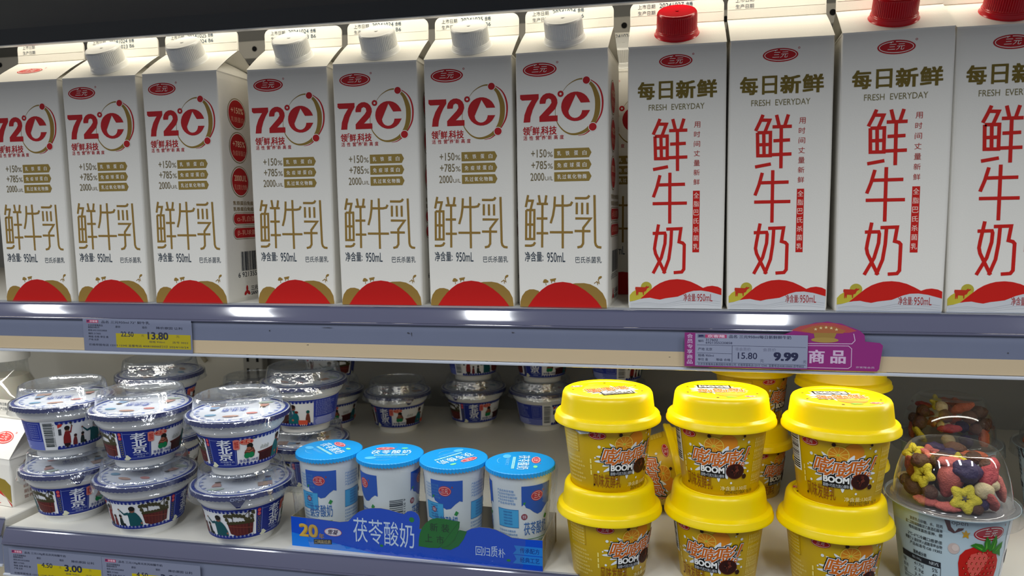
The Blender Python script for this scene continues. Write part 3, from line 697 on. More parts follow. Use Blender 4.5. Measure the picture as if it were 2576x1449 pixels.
# ------------------------------------------------------------------ yellow orange-chocolate yogurt cups
YP = [(0.0285, 0.0), (0.0352, 0.055)]
def yellow_art(bar=True):
    a = Art(); W_ = '#e6ecef'; K = '#17150f'; O = '#cb6616'
    a.extend(logo_art(-46.3, 45.8, 23, 6.2, '#b01a22'), lambda x, y: (x, y))
    # orange behind, slice, splash
    a.ell(6, 41.5, 12.0, 6.4, '#e08c1e', 1, 32)
    sp = []; r = random.Random(4)
    for k in range(44):
        t = 2*PI*k/44; rr = (1.0 if k % 2 else 0.66)*r.uniform(.85, 1.08)
        sp.append((-5+44*rr*math.cos(t), 27.5+15.2*rr*math.sin(t)*(0.9 if math.sin(t) > 0 else 1)))
    a.stroke(sp+[sp[0]], .8, W_, 2, smooth=True); a.poly(sp, W_, 2)
    for x, y, q in ((-44,37,1.2),(-46,17,1.0),(33,42,1.1),(36,19,.9),(-20,11.4,.8),(12,10.6,.9),(25,44.5,.6),(-50,28,.7)): a.ell(x,y,q*1.7,q,W_,2,12)
    a.ell(-11.6,39.2,12.4,6.7,'#efd052',3,36); a.ell(-11.6,39.2,11.4,6.1,'#d98a1c',4,36)
    for k in range(10):
        t = 2*PI*k/10+.2; a.stroke([(-11.6,39.2),(-11.6+11.2*math.cos(t),39.2+6.0*math.sin(t))],.45,'#efd052',5)
    a.ell(-11.6,39.2,1.4,.8,'#b7c23c',6,12)
    # lettering with a black rim
    Q = [(-43,22.6),(26,21.8),(31,37.0),(-37,37.6)]
    cells = [((-43,24.0),(-19,22.0),(-15,36.4),(-36,36.8),1),((-20,22.4),(2,22.8),(6,34.6),(-15,34.4),1),((0,23.2),(22,21.6),(27,37.6),(4,36.0),1)]
    for q0, q1, q2, q3, _ in cells:
        for d, c, L in ((2.9,K,6),(1.15,W_,7)):
            cx = sum(p[0] for p in (q0,q1,q2,q3))/4; cy = sum(p[1] for p in (q0,q1,q2,q3))/4
            for dx, dy in ((-1,-.55),(1,-.55),(1,.55),(-1,.55),(0,.65),(0,-.65),(1.1,0),(-1.1,0)):
                a.text('嘭',0,0,0,0,c,L,.016,quad=[(p[0]+dx*d*.62,p[1]+dy*d*.62) for p in (q0,q1,q2,q3)])
        a.text('嘭',0,0,0,0,O,8,.018,quad=[q0,q1,q2,q3])
    for d, c, L in ((1.2,K,6),(.6,W_,7),(0,O,8)):
        a.poly([(26.4-d,28.2-d*.7),(29.2+d*.6,28.2-d*.7),(35.4+d,38.4+d*.7),(32.2-d*.7,38.4+d*.7)],c,L); a.ell(26.2,25.4,2.3+d,1.7+d*.7,c,L,14)
    a.ell(26.2,25.4,.9,.6,W_,9,10)
    a.poly([(-30.6,14.4),(3.4,14.4),(3.4,23.4),(-30.6,23.6)],K,5)
    a.text('BOOM',-29.0,18.2,2.2,23.0,'#f4f5f2',9,.045); a.text('甜橙+巧克力流心爆珠',-29.2,14.8,2.2,17.4,'#c9cdd2',9,.008)
    a.ell(16.4,20.0,12.2,6.0,'#4a1408',9,32); a.ell(16.4,20.0,10.6,5.2,'#32100a',10,32)
    r = random.Random(8)
    for k in range(16):
        t = r.uniform(0,2*PI); q = r.uniform(.1,.8); a.ell(16.4+9*q*math.cos(t),20+4.6*q*math.sin(t),1.5,.7,r.choice(('#5a2216','#1d0804','#6a2e1c')),11,6,rot=t)
    a.poly([(15.5,20.5),(19,22.6),(21.5,20.6),(17.8,19.6)],'#6e3222',12)
    for x, y, q in ((-16.7,46.7,2.3),(25.8,47.2,1.7),(29.6,15.7,3.2),(-52,6.6,1.4),(34,33,1.0)): a.ell(x,y,q,q*.62,'#351809',9,14)
    a.text('风味发酵乳',-54.0,4.4,-13.5,15.6,'#8a4a10',3)
    a.text('净含量:130克',-2.5,4.6,37.0,8.0,'#f3e6a4',3,.006); a.text('20241021S6A 1619',3,1.6,47,4.6,'#5b4a18',3)
    g = '#f3e27c'
    for k in range(8): a.text('果粒酸乳',44+k*3.0,8,45.8+k*3.0,45,g,2,rot=-90)
    for k in range(3): a.rect(-57.5,14+k*4.6,-55.5,17.6+k*4.6,g,2)
    # left back of the label: barcode, table and small print
    if bar: a.rect(-86,20.5,-62.5,48.5,'#eef0ea',2)
    y = 22; r = random.Random(5)
    while y < 47 and bar:
        h = r.choice((.4,.7,1.0)); a.rect(-84,y,-65,y+h,'#15161c',3); y += h+r.choice((.4,.6,.9))
    e = 0 if bar else 22
    a.stroke([(-96+e,31),(-126+e,31),(-126+e,47),(-96+e,47),(-96+e,31)],.4,'#a07a18',2)
    for k in range(6): a.text('配料生牛乳白砂糖',-124+e,45.2-k*2.6-1.6,-98+e,45.2-k*2.6,g,2)
    for k in range(7): a.text('产品标准号贮存条件',-124+e,27-k*3.2-1.8,-96+(k%3)*4+e,27-k*3.2,g,2)
    for k in range(9): a.text('营养成分表每百克',100,44-k*4.0-2,150,44-k*4.0,g,2)
    return a
YA, YA2 = yellow_art(), yellow_art(False)
def lid_art():
    a = Art(); W_ = '#f4f4ec'; O = '#cf5c12'; K = '#1c1a14'
    sp = []; r = random.Random(9)
    for k in range(40):
        t = 2*PI*k/40; rr = (1 if k % 2 else .74)*r.uniform(.85,1.1); sp.append((2+17*rr*math.cos(t),-3+12*rr*math.sin(t)))
    a.poly(sp,W_,1); a.ell(-4,7,8.5,7,'#dd861c',2); a.ell(-8,1.5,7.2,6.4,'#f3d24a',2); a.ell(-8,1.5,6.4,5.6,'#d67e16',3)
    for k in range(8): t = 2*PI*k/8; a.stroke([(-8,1.5),(-8+6.3*math.cos(t),1.5+5.5*math.sin(t))],.3,'#f3d24a',4)
    for i, x in enumerate((-13,-3.6,5.4)):
        for d, c, L in ((.5,K,4),(.2,W_,5),(0,O,6)):
            a.text('嘭',x-d,-6+i*1.3-d,x+8.6+d,3.4+i*1.3+d,c,L,(.045,.03,.02)[L-4])
    a.poly([(-7,-13.5),(13,-13.5),(13,-5.8),(-7,-5.8)],K,5); a.text('BOOM',-6,-10.4,12,-6.6,'#f4f4f0',7,.04); a.text('甜橙+巧克力流心爆珠',-6,-13,12,-11,'#cfcfca',7)
    a.extend(logo_art(-16,13,9,4,'#d0404a'), lambda x,y:(x,y)); a.ell(-5,15.2,2.6,1.2,'#9ccc28',2,12); a.poly([(-6,15),(-2,17),(0,15),(-3,13.8)],'#7fbf20',2)
    for x, y in ((-20,6),(20,5),(4,17),(19,-9)): a.ell(x,y,.9,.8,'#5a3210',2,10)
    return a
LA = lid_art()
LIDP = [(0.0352,0.0508),(0.0405,0.0500),(0.0414,0.0506),(0.0414,0.0524),(0.0406,0.0534),(0.0404,0.0556),(0.0396,0.0566),(0.0380,0.0570),(0.0368,0.0578),(0.0364,0.0592),(0.0352,0.0690),(0.0348,0.0712),(0.0338,0.0730),(0.0322,0.0739),(0.0308,0.0740),(0.0300,0.0736),(0.0296,0.0729),(0.0282,0.0729),(0.0280,0.0732),(0.0277,0.0732),(0.0275,0.0729),(0,0.0729)]
def make_cup(label, loc, rz, group, art=None):
    t = thing('yogurt_cup', label, 'yogurt cup', loc, rz, group)
    bm = bmesh.new(); ms = [YELL]
    revolve(bm, [(0,0.0012),(0.0255,0.0012),(0.0262,0.0),(0.0280,0.0),(0.0285,0.0006),(0.03447,0.0500),(0.0352,0.0508),(0.034,0.0508)], 72)
    put_art(bm, art or YA, cone_map([(0.0285,0.0006),(0.0345,0.0500)]), ms, cut=3.0)
    o = obj('cup_body', bm, ms, t)
    for p in o.data.polygons: p.use_smooth = p.material_index == 0
    o.data.set_sharp_from_angle(angle=D(35))
    bm = bmesh.new(); revolve(bm, LIDP, 96); l = obj('cup_lid', bm, YEL, t, smooth=40)
    bm = bmesh.new(); ms = [YEL]; put_art(bm, LA, plane_map((0,0,0.07293),(1.28,0,0),(0,1.28,0),(0,0,1)), ms); obj('lid_print', bm, ms, l)
    return t
GY = 'yellow cups of orange chocolate yogurt'
zb, pt = -0.2100, 0.0730
cups = [('top yellow cup of the leftmost front stack, foil corner peeking out', 0.0774,0.0020,zb+pt,38),
 ('bottom yellow cup of the leftmost front stack', 0.0785,0.0030,zb,46),
 ('top yellow cup of the middle front stack', 0.1637,0.0111,zb+pt,0),
 ('bottom yellow cup of the middle front stack', 0.1627,0.0100,zb,-6),
 ('top yellow cup of the front stack nearest the cereal cup', 0.2485,0.0035,zb+pt,-1),
 ('bottom yellow cup of the front stack nearest the cereal cup', 0.2467,0.0040,zb,20),
 ('top yellow cup of the rear stack, just right of the middle front stack', 0.2050,0.2000,zb+pt,70),
 ('bottom yellow cup of the rear stack, just right of the middle front stack', 0.2050,0.2000,zb,60),
 ('top yellow cup of the rear stack beside the rear cereal cup', 0.2800,0.1480,zb+pt,150),
 ('bottom yellow cup of the rear stack beside the rear cereal cup', 0.2800,0.1480,zb,40)]
cup0 = make_cup(cups[0][0], cups[0][1:4], D(cups[0][4]), GY, YA2)
cupB = make_cup(cups[2][0], cups[2][1:4], D(cups[2][4]), GY)
for i, (l, x, y, z, r) in enumerate(cups):
    if i not in (0, 2): copy_thing(cupB if i in (3, 4) else cup0, (x, y, z), D(r), l)
# print on the lids turned as in the photo
for lb, lr in ((cups[0][0], 24), (cups[2][0], 184), (cups[4][0], 186)):
    o = [q for q in C.objects if q.get('label') == lb][0]
    for ch in o.children:
        if ch.name.startswith('cup_lid'): ch.rotation_euler = (0, 0, D(lr)-o.rotation_euler[2])
fall = copy_thing(cup0, (0.0850, 0.1370, -0.1700), 0, 'yellow cup lying on its side between the front stacks')
ax = Vector((math.cos(D(13)), 0.10, math.sin(D(13)))).normalized()
yv = Vector((0, 1, 0)); yv = (yv-ax*yv.dot(ax)).normalized(); xv = yv.cross(ax)
fall.matrix_world = Matrix.Translation((0.0800, 0.1320, -0.1805))@Matrix((xv, yv, ax)).transposed().to_4x4()
bm = bmesh.new()   # grey foil corner that peeks out under the lid of the first cup
v = [bm.verts.new(p) for p in ((-.0195,-.0305,.0505),(-.0075,-.0352,.0505),(-.0085,-.0358,.0478),(-.0160,-.0335,.0462),(-.0195,-.0312,.0480))]
v2 = [bm.verts.new(q.co*1.0+Vector((-.0002,-.0005,0))) for q in v]
bm.faces.new(v); bm.faces.new(v2[::-1])
for i in range(5): bm.faces.new((v[i],v2[i],v2[(i+1)%5],v[(i+1)%5]))
fo = obj('foil_corner', bm, mat('foil_grey', '#b9c0c6', 0.25, metal=0.6, bump=0.6, bscale=300), cup0); fo.rotation_euler = (0, 0, -D(38)-D(3)); fo['label'] = 'grey foil corner'

# ------------------------------------------------------------------ blue and white bowl yogurts
BB, BL_, BW = '#1b2c84', '#27409c', '#e9eaea'
def cloud(a, x0, x1, y, up, col=BB, step=6.0):
    x = x0
    while x < x1-0.1:
        w = min(step, x1-x); a.ell(x+w/2, y, w*.42, 1.5, col, 2, 12); x += w
    a.rect(x0, y if up else y-1.4, x1, y+1.4 if up else y, col, 2)
    x = x0
    while x < x1-step: a.ring(x+step, y, 1.6, .7, .3, '#aab4dc', 3, 10); x += step
def person(a, x, y, s, col, hair='#1c1614', skin='#8a5a48', lean=0, arm=None, legs=None, L=3):
    a.poly([(x-4.4*s,y),(x+4.4*s,y),(x+3.8*s+lean*.5,y+5*s),(x+2.4*s+lean,y+9.4*s),(x-2.4*s+lean,y+9.4*s),(x-4.2*s+lean*.4,y+5*s)],col,L)
    if legs: a.poly([(x-2.6*s,y-3.6*s),(x+3.2*s,y-3.6*s),(x+4.0*s,y+.4),(x-4.0*s,y+.4)],legs,L)
    a.ell(x+lean,y+11.0*s,2.6*s,1.9*s,skin,L+1,16); a.ell(x+lean,y+12.0*s,3.0*s,1.7*s,hair,L+2,16)
    if arm: a.stroke([(x+lean,y+8.2*s)]+arm,1.9*s,col,L,w1=1.1*s); a.ell(arm[-1][0],arm[-1][1],1.0*s,.7*s,skin,L+1,10)
def bowl_art():
    a = Art()
    a.rect(-180,9.0,180,36.6,'#e4e6e8',0)
    for x0, x1 in ((-134,-20),(27,130)):
        cloud(a,x0,x1,34.6,True); cloud(a,x0,x1,11.0,False); a.rect(x0,35.4,x1,36.6,BB,2); a.rect(x0,9.0,x1,9.9,BB,2)
    # left scene: flag, boy in red, two seated children, man in teal, cart of gourds
    a.poly([(-131,30),(-126,31.5),(-124,33.5),(-127,34),(-131,33.4)],'#c0352a',3); a.rect(-130.5,23,-126.5,29,'#3c3f46',3)
    person(a,-119,14.6,1.25,'#7c1d1c',arm=[(-113.5,25.5),(-112,31.0)],legs='#221218',lean=.6)
    a.stroke([(-112,31),(-113,34.6)],1.0,'#3c3a30',4); a.ell(-113.3,34.4,1.6,1.0,'#3c3a30',4,10)
    person(a,-107,12.0,.78,'#6b2226',hair='#3a1616'); person(a,-95.5,12.4,.80,'#1d2a28',lean=-.6)
    a.poly([(-92,12.2),(-88.5,12.2),(-89.5,14.4),(-93,15)],'#1d2022',3)
    a.stroke([(-82,24.6),(-89,23.6),(-96,27.6)],2.4,'#0d4a54',4,w1=1.2); a.ell(-97,28.2,1.5,.8,'#8a5a48',5,10); a.stroke([(-97.6,29.2),(-96,21)],.35,'#33302c',5)
    a.poly([(-82,12.2),(-62,12.2),(-62.5,16.5),(-66,21.5),(-70,24.8),(-74,26.0),(-79,25.8),(-83.6,24.4),(-82.4,20)],'#0f4f55',4)
    a.ell(-75.8,27.6,4.0,2.4,'#7a4c3c',5,18); a.ell(-75.8,29.2,4.6,2.3,'#1c1816',6,18); a.ell(-63.5,14.6,1.6,1.0,'#8a5a48',5,10)
    a.poly([(-62,24.4),(-24.5,23.4),(-25.5,13.6),(-34,12.2),(-50,12.0),(-58.5,14.2)],'#5b2322',3)
    for k in range(9): a.ell(-60+k*4.1,24.2,2.5,1.5,'#3f3a20',4,14)
    for k in range(7): a.stroke([(-57+k*4.6,13.2),(-57.4+k*4.6,22.4)],.5,'#7a3a30',4)
    a.stroke([(-60,21.4),(-26,18.6)],.8,'#7c3b30',5)
    a.stroke([(-53.5,23),(-53.5,34.6)],1.1,'#2b2018',4); a.stroke([(-31,13),(-30.5,35)],1.2,'#2b2018',4); a.stroke([(-36,31),(-30,34.6),(-24,34.0)],.6,'#2b2018',4)
    for x, y in ((-64,31),(-60,31.6),(-56,31),(-51.5,32),(-47,31.4),(-42.6,31),(-38,30),(-35,27.4),(-31,27),(-27,29.5),(-26,25.5),(-62,27.5),(-25,33)): a.ell(x,y,2.5,1.7,'#45422a',5,14); a.ell(x+1.6,y-1.4,1.3,.9,'#45422a',5,10)
    a.rect(-24,11.5,-20.4,34.5,BW,3)
    # blue title panel
    a.rect(-20.4,9.0,27,36.6,BB,1); a.rect(-12.0,10.5,-11.2,35,'#7d8bc8',3); a.rect(-11,33.6,26,34.0,'#7d8bc8',3); a.rect(24.8,11,25.4,34.4,'#7d8bc8',3); a.rect(-11,10.8,26,11.2,'#7d8bc8',3)
    a.ell(-16,33.2,2.7,1.8,'#c02a38',3,16); a.ell(-16,29.8,2.7,1.8,'#c02a38',3,16); a.ring(-16,33.2,1.5,.9,.3,'#f0b0b0',4,10); a.ring(-16,29.8,1.5,.9,.3,'#f0b0b0',4,10)
    for k in range(8): a.ring(-16+(.5 if k%2 else -.5),27.4-k*1.95,2.4,1.5,.5,'#6d6a48',3,12)
    W2 = '#dfe3ec'
    a.text('老',-1,27.4,20,34.6,W2,4,.022); a.text('北',0,21.6,21,27.6,W2,4,.03); a.text('京',0,15.6,20.5,22.0,W2,4,.022)
    a.text('风味酸牛奶',1,13.4,23,15.2,'#9fabd6',4,.01); a.text('玫瑰香',6,11.6,18,12.9,'#9fabd6',4,.01)
    a.poly([(-15,10.2),(-12,11.6),(-11.4,13.8),(-8.4,14.0),(-5.4,12.4),(-3.0,11.0),(-7,9.4),(-12,9.2)],'#d9dabd',5)
    # right scene: logo, girl, chest, man
    a.rect(22.6,26.2,31.4,33.4,'#d77a6e',6); a.ell(27,33.4,4.4,1.0,'#d77a6e',6,14); a.ell(27,26.2,4.4,1.0,'#d77a6e',6,14); a.text('宫廷',24.4,26.8,29.8,32.8,'#b92a26',7,.02,rot=0)
    a.ell(41,31.6,9.4,2.7,'#c9352a',3,28); a.ring(41,31.6,8.6,2.2,.35,'#eec0a8',4,28); a.text('三元',35.5,30.4,46.5,32.9,'#f2d0b6',5,.01); a.ell(51,34.0,1.5,.9,'#3c4552',4,10)
    a.poly([(38.5,17.5),(52,17.5),(53.4,22),(50.5,26),(42,26),(37.6,22)],'#6b3a2e',3); a.ell(45.6,27.6,4.4,2.5,'#15130f',5,18); a.ell(44,25.2,3.4,1.5,'#9a5c46',5,14)
    a.ell(41.5,19,4.4,2.6,'#0f7a48',5,16); a.ell(47.8,19.2,4.2,2.6,'#0f7a48',5,16); a.stroke([(38.5,23.5),(45,22.2),(50,23.6)],1.2,'#9a5c46',6)
    a.text('净含量:199克',29.6,13.0,59.0,16.0,'#2a3a86',6,.014)
    a.poly([(57,20.6),(88,22.0),(92,20),(92,12.0),(60,12.2),(60.5,18.4)],'#3a1518',3); a.poly([(57,20.6),(88,22.0),(86,20.4),(60,19.2)],'#57211e',4)
    for k in range(9): a.stroke([(62+k*1.7,22.6),(62.5+k*1.7,25+((k*5)%3)*.7)],.45,'#55582f',4)
    a.poly([(84,12.2),(104,12.2),(104,20),(100,25.2),(95,27),(90,26),(86,21)],'#0f5f68',5); a.ell(95,28.8,4.2,2.6,'#7a4c3c',6,18); a.ell(95,30.4,4.6,2.2,'#2a1612',7,18)
    a.ell(100.5,24.5,3.2,1.4,'#6b241f',6,12); a.ell(93,16,2.2,1.2,'#a06450',7,12)
    person(a,120,12.4,1.0,'#6e3a2c',hair='#0f5550'); a.poly([(103,11.0),(119,10.6),(119,15.4),(103,16.0)],'#d2553c',8)
    for k in range(4): a.rect(106+k*3.4,9.8,107.2+k*3.4,11.2,'#f4e6da',8)
    # information panel and barcode
    a.rect(130,9.0,205-0.01,36.6,'#2a3a9c',1); a.rect(130,9.0,205-.01,17.5,'#6a76bf',2)
    r = random.Random(2)
    for k in range(9): a.text('老北京风味酸牛奶生牛乳'[:r.randint(6,11)],133,33.8-k*1.85,133+r.uniform(28,42),35.2-k*1.85,'#9aa6dc',3)
    for k in range(5): a.rect(133+r.uniform(0,4),10+k*1.5,176-r.uniform(0,12),10.8+k*1.5,'#aab3e0',3)
    a.stroke([(182,19),(202,19),(202,35),(182,35),(182,19)],.5,'#8f9ad4',3)
    for k in range(6): a.text('营养成分',184,32-k*2.2,199,33.4-k*2.2,'#8f9ad4',3)
    y = 12.4; r = random.Random(6)
    while y < 35: h = r.choice((.35,.6,.9)); a.rect(-151.5,y,-138,y+h,'#2f3a3a',3); y += h+r.choice((.3,.5,.7))
    a.text('6 921355 220599',-137.5,12.4,-135.6,34,'#2f3a3a',3,rot=-90)
    return a
BA = bowl_art()
FOILM = mat('foil_printed', '#e6e9f2', 0.28, spec=0.7, bump=0.8, bscale=120)
NAVYF = mat('foil_navy', '#121f63', 0.35, bump=0.5, bscale=500)
def foil_art():
    a = Art()
    a.ring(0,0,42.5,42.5,2.6,'#27409c',1,60); a.ring(0,0,36,36,.5,'#8d9ad2',1,60)
    for k in range(24): t = 2*PI*k/24; a.ell(34.6*math.cos(t),34.6*math.sin(t),2.2,1.1,'#94a3d6',2,10,rot=t)
    a.ell(-14,14,5.0,2.8,'#d08a84',2,18); a.text('老北京',-8,-3,14,6,'#5f70b4',2,.02); a.text('风味酸牛奶',-8,-8,14,-4.4,'#5a66a8',2)
    a.poly([(14,-14),(26,-12),(27,-22),(15,-24)],'#b59a90',2); person(a,22,-12,.9,'#8aa3c2',hair='#5a5450'); person(a,-20,-16,.9,'#c89a90',hair='#5a5450'); a.ell(-20,-22,7,3,'#bccabf',2,16); a.ell(20,16,5,3,'#7ea7c4',2,14); a.ell(2,22,7,2.6,'#c9a08e',2,14)
    return a
FA = foil_art()
def make_bowl(label, loc, rz, group):
    t = thing('yogurt_bowl', label, 'yogurt bowl', loc, rz, group)
    bm = bmesh.new(); revolve(bm, [(0,0.0010),(0.0225,0.0010),(0.0232,0.0),(0.0243,0.0),(0.0246,0.0006),(0.0250,0.0056),(0.0256,0.0066),(0.0286,0.0076),(0.0296,0.0088),(0.0300,0.0094),(0.0351,0.0364),(0.0354,0.0372),(0.0362,0.0378),(0.0384,0.0402),(0.0398,0.0440),(0.0404,0.0480),(0.0412,0.0496),(0.0430,0.0500),(0.0433,0.0504),(0.0430,0.0508),(0,0.0508)], 80)
    obj('bowl_shell', bm, BOWLW, t, smooth=35)
    bm = bmesh.new(); ms = [mat('label_white', '#e4e6e8', 0.4)]
    put_art(bm, BA, cone_map([(0.0300,0.0094),(0.0351,0.0364)]), ms, cut=3.0); obj('printed_label', bm, ms, t)
    bm = bmesh.new(); ms = [FOILM, NAVYF]
    def wav(i, th, r, z): return (r+0.0002*math.sin(th*70) if i >= 5 else r, z-(0.0003*(1+math.sin(th*70)) if i == 6 else 0)+(0.0004*noise.noise(Vector((r*math.cos(th)*90, r*math.sin(th)*90, 3))) if i < 4 else 0))
    revolve(bm, [(0,0.0513),(0.014,0.0513),(0.026,0.0513),(0.036,0.0513),(0.0400,0.0514),(0.0437,0.0514),(0.0441,0.0478)], 210, rf=wav)
    for f in bm.faces:
        if f.calc_center_median().z < 0.0512 and (f.calc_center_median().xy.length > 0.0436): f.material_index = 1
    # navy pull tab folded over the rim
    v = [bm.verts.new(p) for p in ((-.0075,-.0436,.0513),(.0075,-.0436,.0513),(.0060,-.0441,.047),(.0015,-.0420,.0405),(-.0015,-.0420,.0405),(-.0060,-.0441,.047))]
    f = bm.faces.new(v); f.material_index = 1
    put_art(bm, FA, plane_map((0,0,0.0517),(1,0,0),(0,1,0),(0,0,1)), ms)
    fl = obj('foil_seal', bm, ms, t)
    bm = bmesh.new(); ms = [NAVYF]
    a = Art(); a.text('OPEN',-6,-1.5,6,1.5,'#aab4d8',1,.02)
    put_art(bm, a, cone_map([(0.0442,0.0),(0.0442,0.06)]), ms, cut=2) if False else put_art(bm, a, lambda u, v_, L: Vector((0.04425*math.sin(u/44.2), -0.04455*math.cos(u/44.2), 0.0488+v_*0.0008)), ms, cut=2)
    obj('open_mark', bm, ms, fl)
    bm = bmesh.new()
    def rib(i, th, r, z):
        if i in (6, 7, 8): return (r-0.0008*max(0, math.cos(th*12))**8, z)
        if i == 0: return (r, z-0.0028*max(0, math.cos((th+1.1)/2))**60)
        return (r, z)
    revolve(bm, [(0.0464,0.0432),(0.0455,0.0450),(0.0450,0.0515),(0.0444,0.0522),(0.0400,0.0524),(0.0388,0.0530),(0.0382,0.0545),(0.0366,0.0640),(0.0360,0.0662),(0.0346,0.0670),(0.0332,0.0664),(0.0326,0.0634),(0.0318,0.0628),(0,0.0628)], 96, rf=rib)
    obj('clear_lid', bm, DOMEW, t, smooth=50)
    return t
GB = 'blue and white old style bowl yogurts'
bz, bp = -0.2100, 0.0629
bowls = [('top bowl yogurt of the front right pair, next to the blue four pack', -0.2481,0.0100,bz+bp,0),
 ('bottom bowl yogurt of the front right pair with its tab marked open', -0.2475,0.0100,bz,69),
 ('top bowl yogurt of the middle front pair', -0.3478,0.0131,bz+bp,21),
 ('bottom bowl yogurt of the middle front pair, picturing a cart of gourds', -0.3478,0.0131,bz,91),
 ('top bowl yogurt of the leftmost front pair, barcode facing out', -0.4432,0.0261,bz+bp,163),
 ('bottom bowl yogurt of the leftmost front pair, nearest the shelf corner', -0.4400,0.0270,bz,37),
 ('top bowl yogurt behind the front right pair, blue information panel showing', -0.2497,0.1357,bz+bp,-88),
 ('bottom bowl yogurt behind the front right pair, half hidden by the four pack', -0.2497,0.1357,bz,20),
 ('top bowl yogurt behind the middle front pair, only its lid showing', -0.4150,0.1300,bz+bp+.004,60),
 ('bottom bowl yogurt behind the middle front pair', -0.4150,0.1300,bz,30),
 ('single bowl yogurt without another on top, far back behind the four pack', -0.2293,0.3536,bz,-21),
 ('bottom bowl yogurt of the rear pair directly above the third blue cup', -0.1348,0.3920,bz,4),
 ('top bowl yogurt of the rear pair directly above the third blue cup', -0.1348,0.3920,bz+bp,122),
 ('bottom bowl yogurt of the rear pair beside the leftmost yellow cups', -0.0410,0.3940,bz,164),
 ('top bowl yogurt of the rear pair beside the leftmost yellow cups', -0.0410,0.3940,bz+bp,-18),
 ('top bowl yogurt of the rear pair behind the leftmost yellow cups', 0.0580,0.3900,bz+bp,158),
 ('bottom bowl yogurt of the rear pair behind the leftmost yellow cups', 0.0580,0.3900,bz,150),
 ('bottom bowl yogurt in the dark back corner, left of the single one', -0.3230,0.3500,bz,-10),
 ('top bowl yogurt in the dark back corner, left of the single one', -0.3230,0.3500,bz+bp,100),
 ('dim bowl yogurt by the slotted metal upright', -0.4400,0.3500,bz,80)]
b0 = make_bowl(bowls[0][0], bowls[0][1:4], D(bowls[0][4]), GB)
tabrot = {1: -30, 5: 10, 11: -45}
for i, (l, x, y, z, r) in enumerate(bowls[1:], 1):
    c = copy_thing(b0, (x, y, z), D(r), l)
for i, o in enumerate([o for o in C.objects if o.name.startswith('yogurt_bowl')]):
    ang = {0: 200, 1: 26, 2: 190, 3: 170, 4: 210, 5: 48, 6: 150, 11: -20}.get(i, 40*i)
    for ch in o.children:
        if ch.name.startswith('foil_seal'): ch.rotation_euler = (0, 0, D(ang)-o.rotation_euler[2])
        if ch.name.startswith('clear_lid'): ch.rotation_euler = (0, 0, D((i*53) % 40-20)-o.rotation_euler[2])

# ------------------------------------------------------------------ blue four pack in a cardboard tray
TR = D(-2.4)
tx, ty = -0.1945, -0.0035
def tw(u, v, z): return Vector((tx+u*math.cos(TR)-v*math.sin(TR), ty+u*math.sin(TR)+v*math.cos(TR), z))
tray = thing('cardboard_tray', 'blue printed cardboard tray holding four yogurt cups', 'tray', (tx, ty, -0.21), TR)
contour = [(0,0),(222,0),(222,25.8),(210,25.4),(197,25.6),(190,28.6),(184,31.0),(178,32.0),(170,32.0),(163,30.0),(157,26.6),(152,26.0),(118,25.6),(118.6,30),(118.8,34),(117.6,37.6),(115,39.8),(111.5,40.6),(108,39.8),(105.2,37.2),(100,38.0),(92,39.6),(84,40.4),(76,39.8),(70,38.4),(64,35.6),(59,31.6),(54,26.4),(46,25.0),(30,25.6),(0,26.2)]
TB = mat('tray_blue', '#0f56bd', 0.35, spec=0.5); TK = mat('tray_kraft', '#9c9072', 0.7, var=0.15, vscale=60)
a = Art(); a.poly(contour, '#0048c4', 0)
a.poly([(0,0),(30,0),(80,0),(40,6),(0,12)],'#0a74dc',1); Wt = '#c9dcf3'
a.text('20',8,9,25.5,20.4,'#a8842c',3,.045); a.text('20',7.4,9.4,24.9,20.8,'#c9a545',4,.02); a.text('年',26,8.6,31,13.4,'#a8842c',3,.02)
a.poly([(21,3.2),(38,4.4),(38,8.8),(21,7.8)],'#1c2430',2); a.text('口碑新经典',22,4.0,37,8.0,'#a9976a',3,.012,quad=[(22,4.0),(37,5.0),(37,8.2),(22,7.4)])
a.ell(39.5,15.6,8.2,3.7,'#a32038',2); a.ell(39.5,15.6,7.4,3.0,'#d9d4de',3); a.text('雪凝',34.6,13.4,44.4,17.8,'#3b2a4c',4,.02,shear=.3); a.ring(39.5,15.6,7.8,3.4,.25,'#f0e6ec',4)
for i, ch in enumerate('茯苓酸奶'): a.text(ch,58.5+i*14.0,9.4-i*.4,71.5+i*14.0,30.6-i*.4,Wt,3)
a.ell(111.6,33,2.3,2.2,'#1b7f34',3,12); a.ell(84,8.0,1.6,1.1,'#1b7f34',3,10); a.ell(194,6.6,1.7,1.1,'#1b7f34',3,10)
leaf = [(117.2,11.0),(117.6,17),(118.5,22),(120.6,27.0),(124,31.4),(128.6,35),(134,36.6),(141,36.4),(148,35.6),(153.6,35.2),(153.0,30.2),(151,24.6),(148.4,20),(144.6,15.6),(140,12.6),(134,11.0),(126,10.4)]
a.poly([(137,11.4),(143,12),(149,15.4),(154,20.2),(158.6,26.6),(152,27.6),(150,30.4),(152.4,27.6),(150.8,24.0),(147,18.4)],'#0f5c22',3); a.poly([(136,10.8),(145,10.4),(152,14.4),(156.4,20.6),(159.4,27.4),(153,28.2),(149,19),(143,13)],'#12682a',3)
a.poly(leaf,'#0f6a22',4); a.stroke([(153,35),(146,26),(138,15),(134,11)],.35,'#0a4a18',5,smooth=True)
a.text('新',127.5,25,134.4,32,'#0b3d1a',6,.01); a.text('装',137.5,25,144.4,32,'#0b3d1a',6,.01); a.text('上',123,15.5,129.4,22.4,'#0b3d1a',6,.01); a.text('市',133,14.8,139.4,21.6,'#0b3d1a',6,.01)
for i, ch in enumerate('回归质朴'): x = 166.5+i*6.4; a.text(ch,x,8.2-.0*i,x+5.6,15.8 if ch != '质' else 17.4,Wt,3)
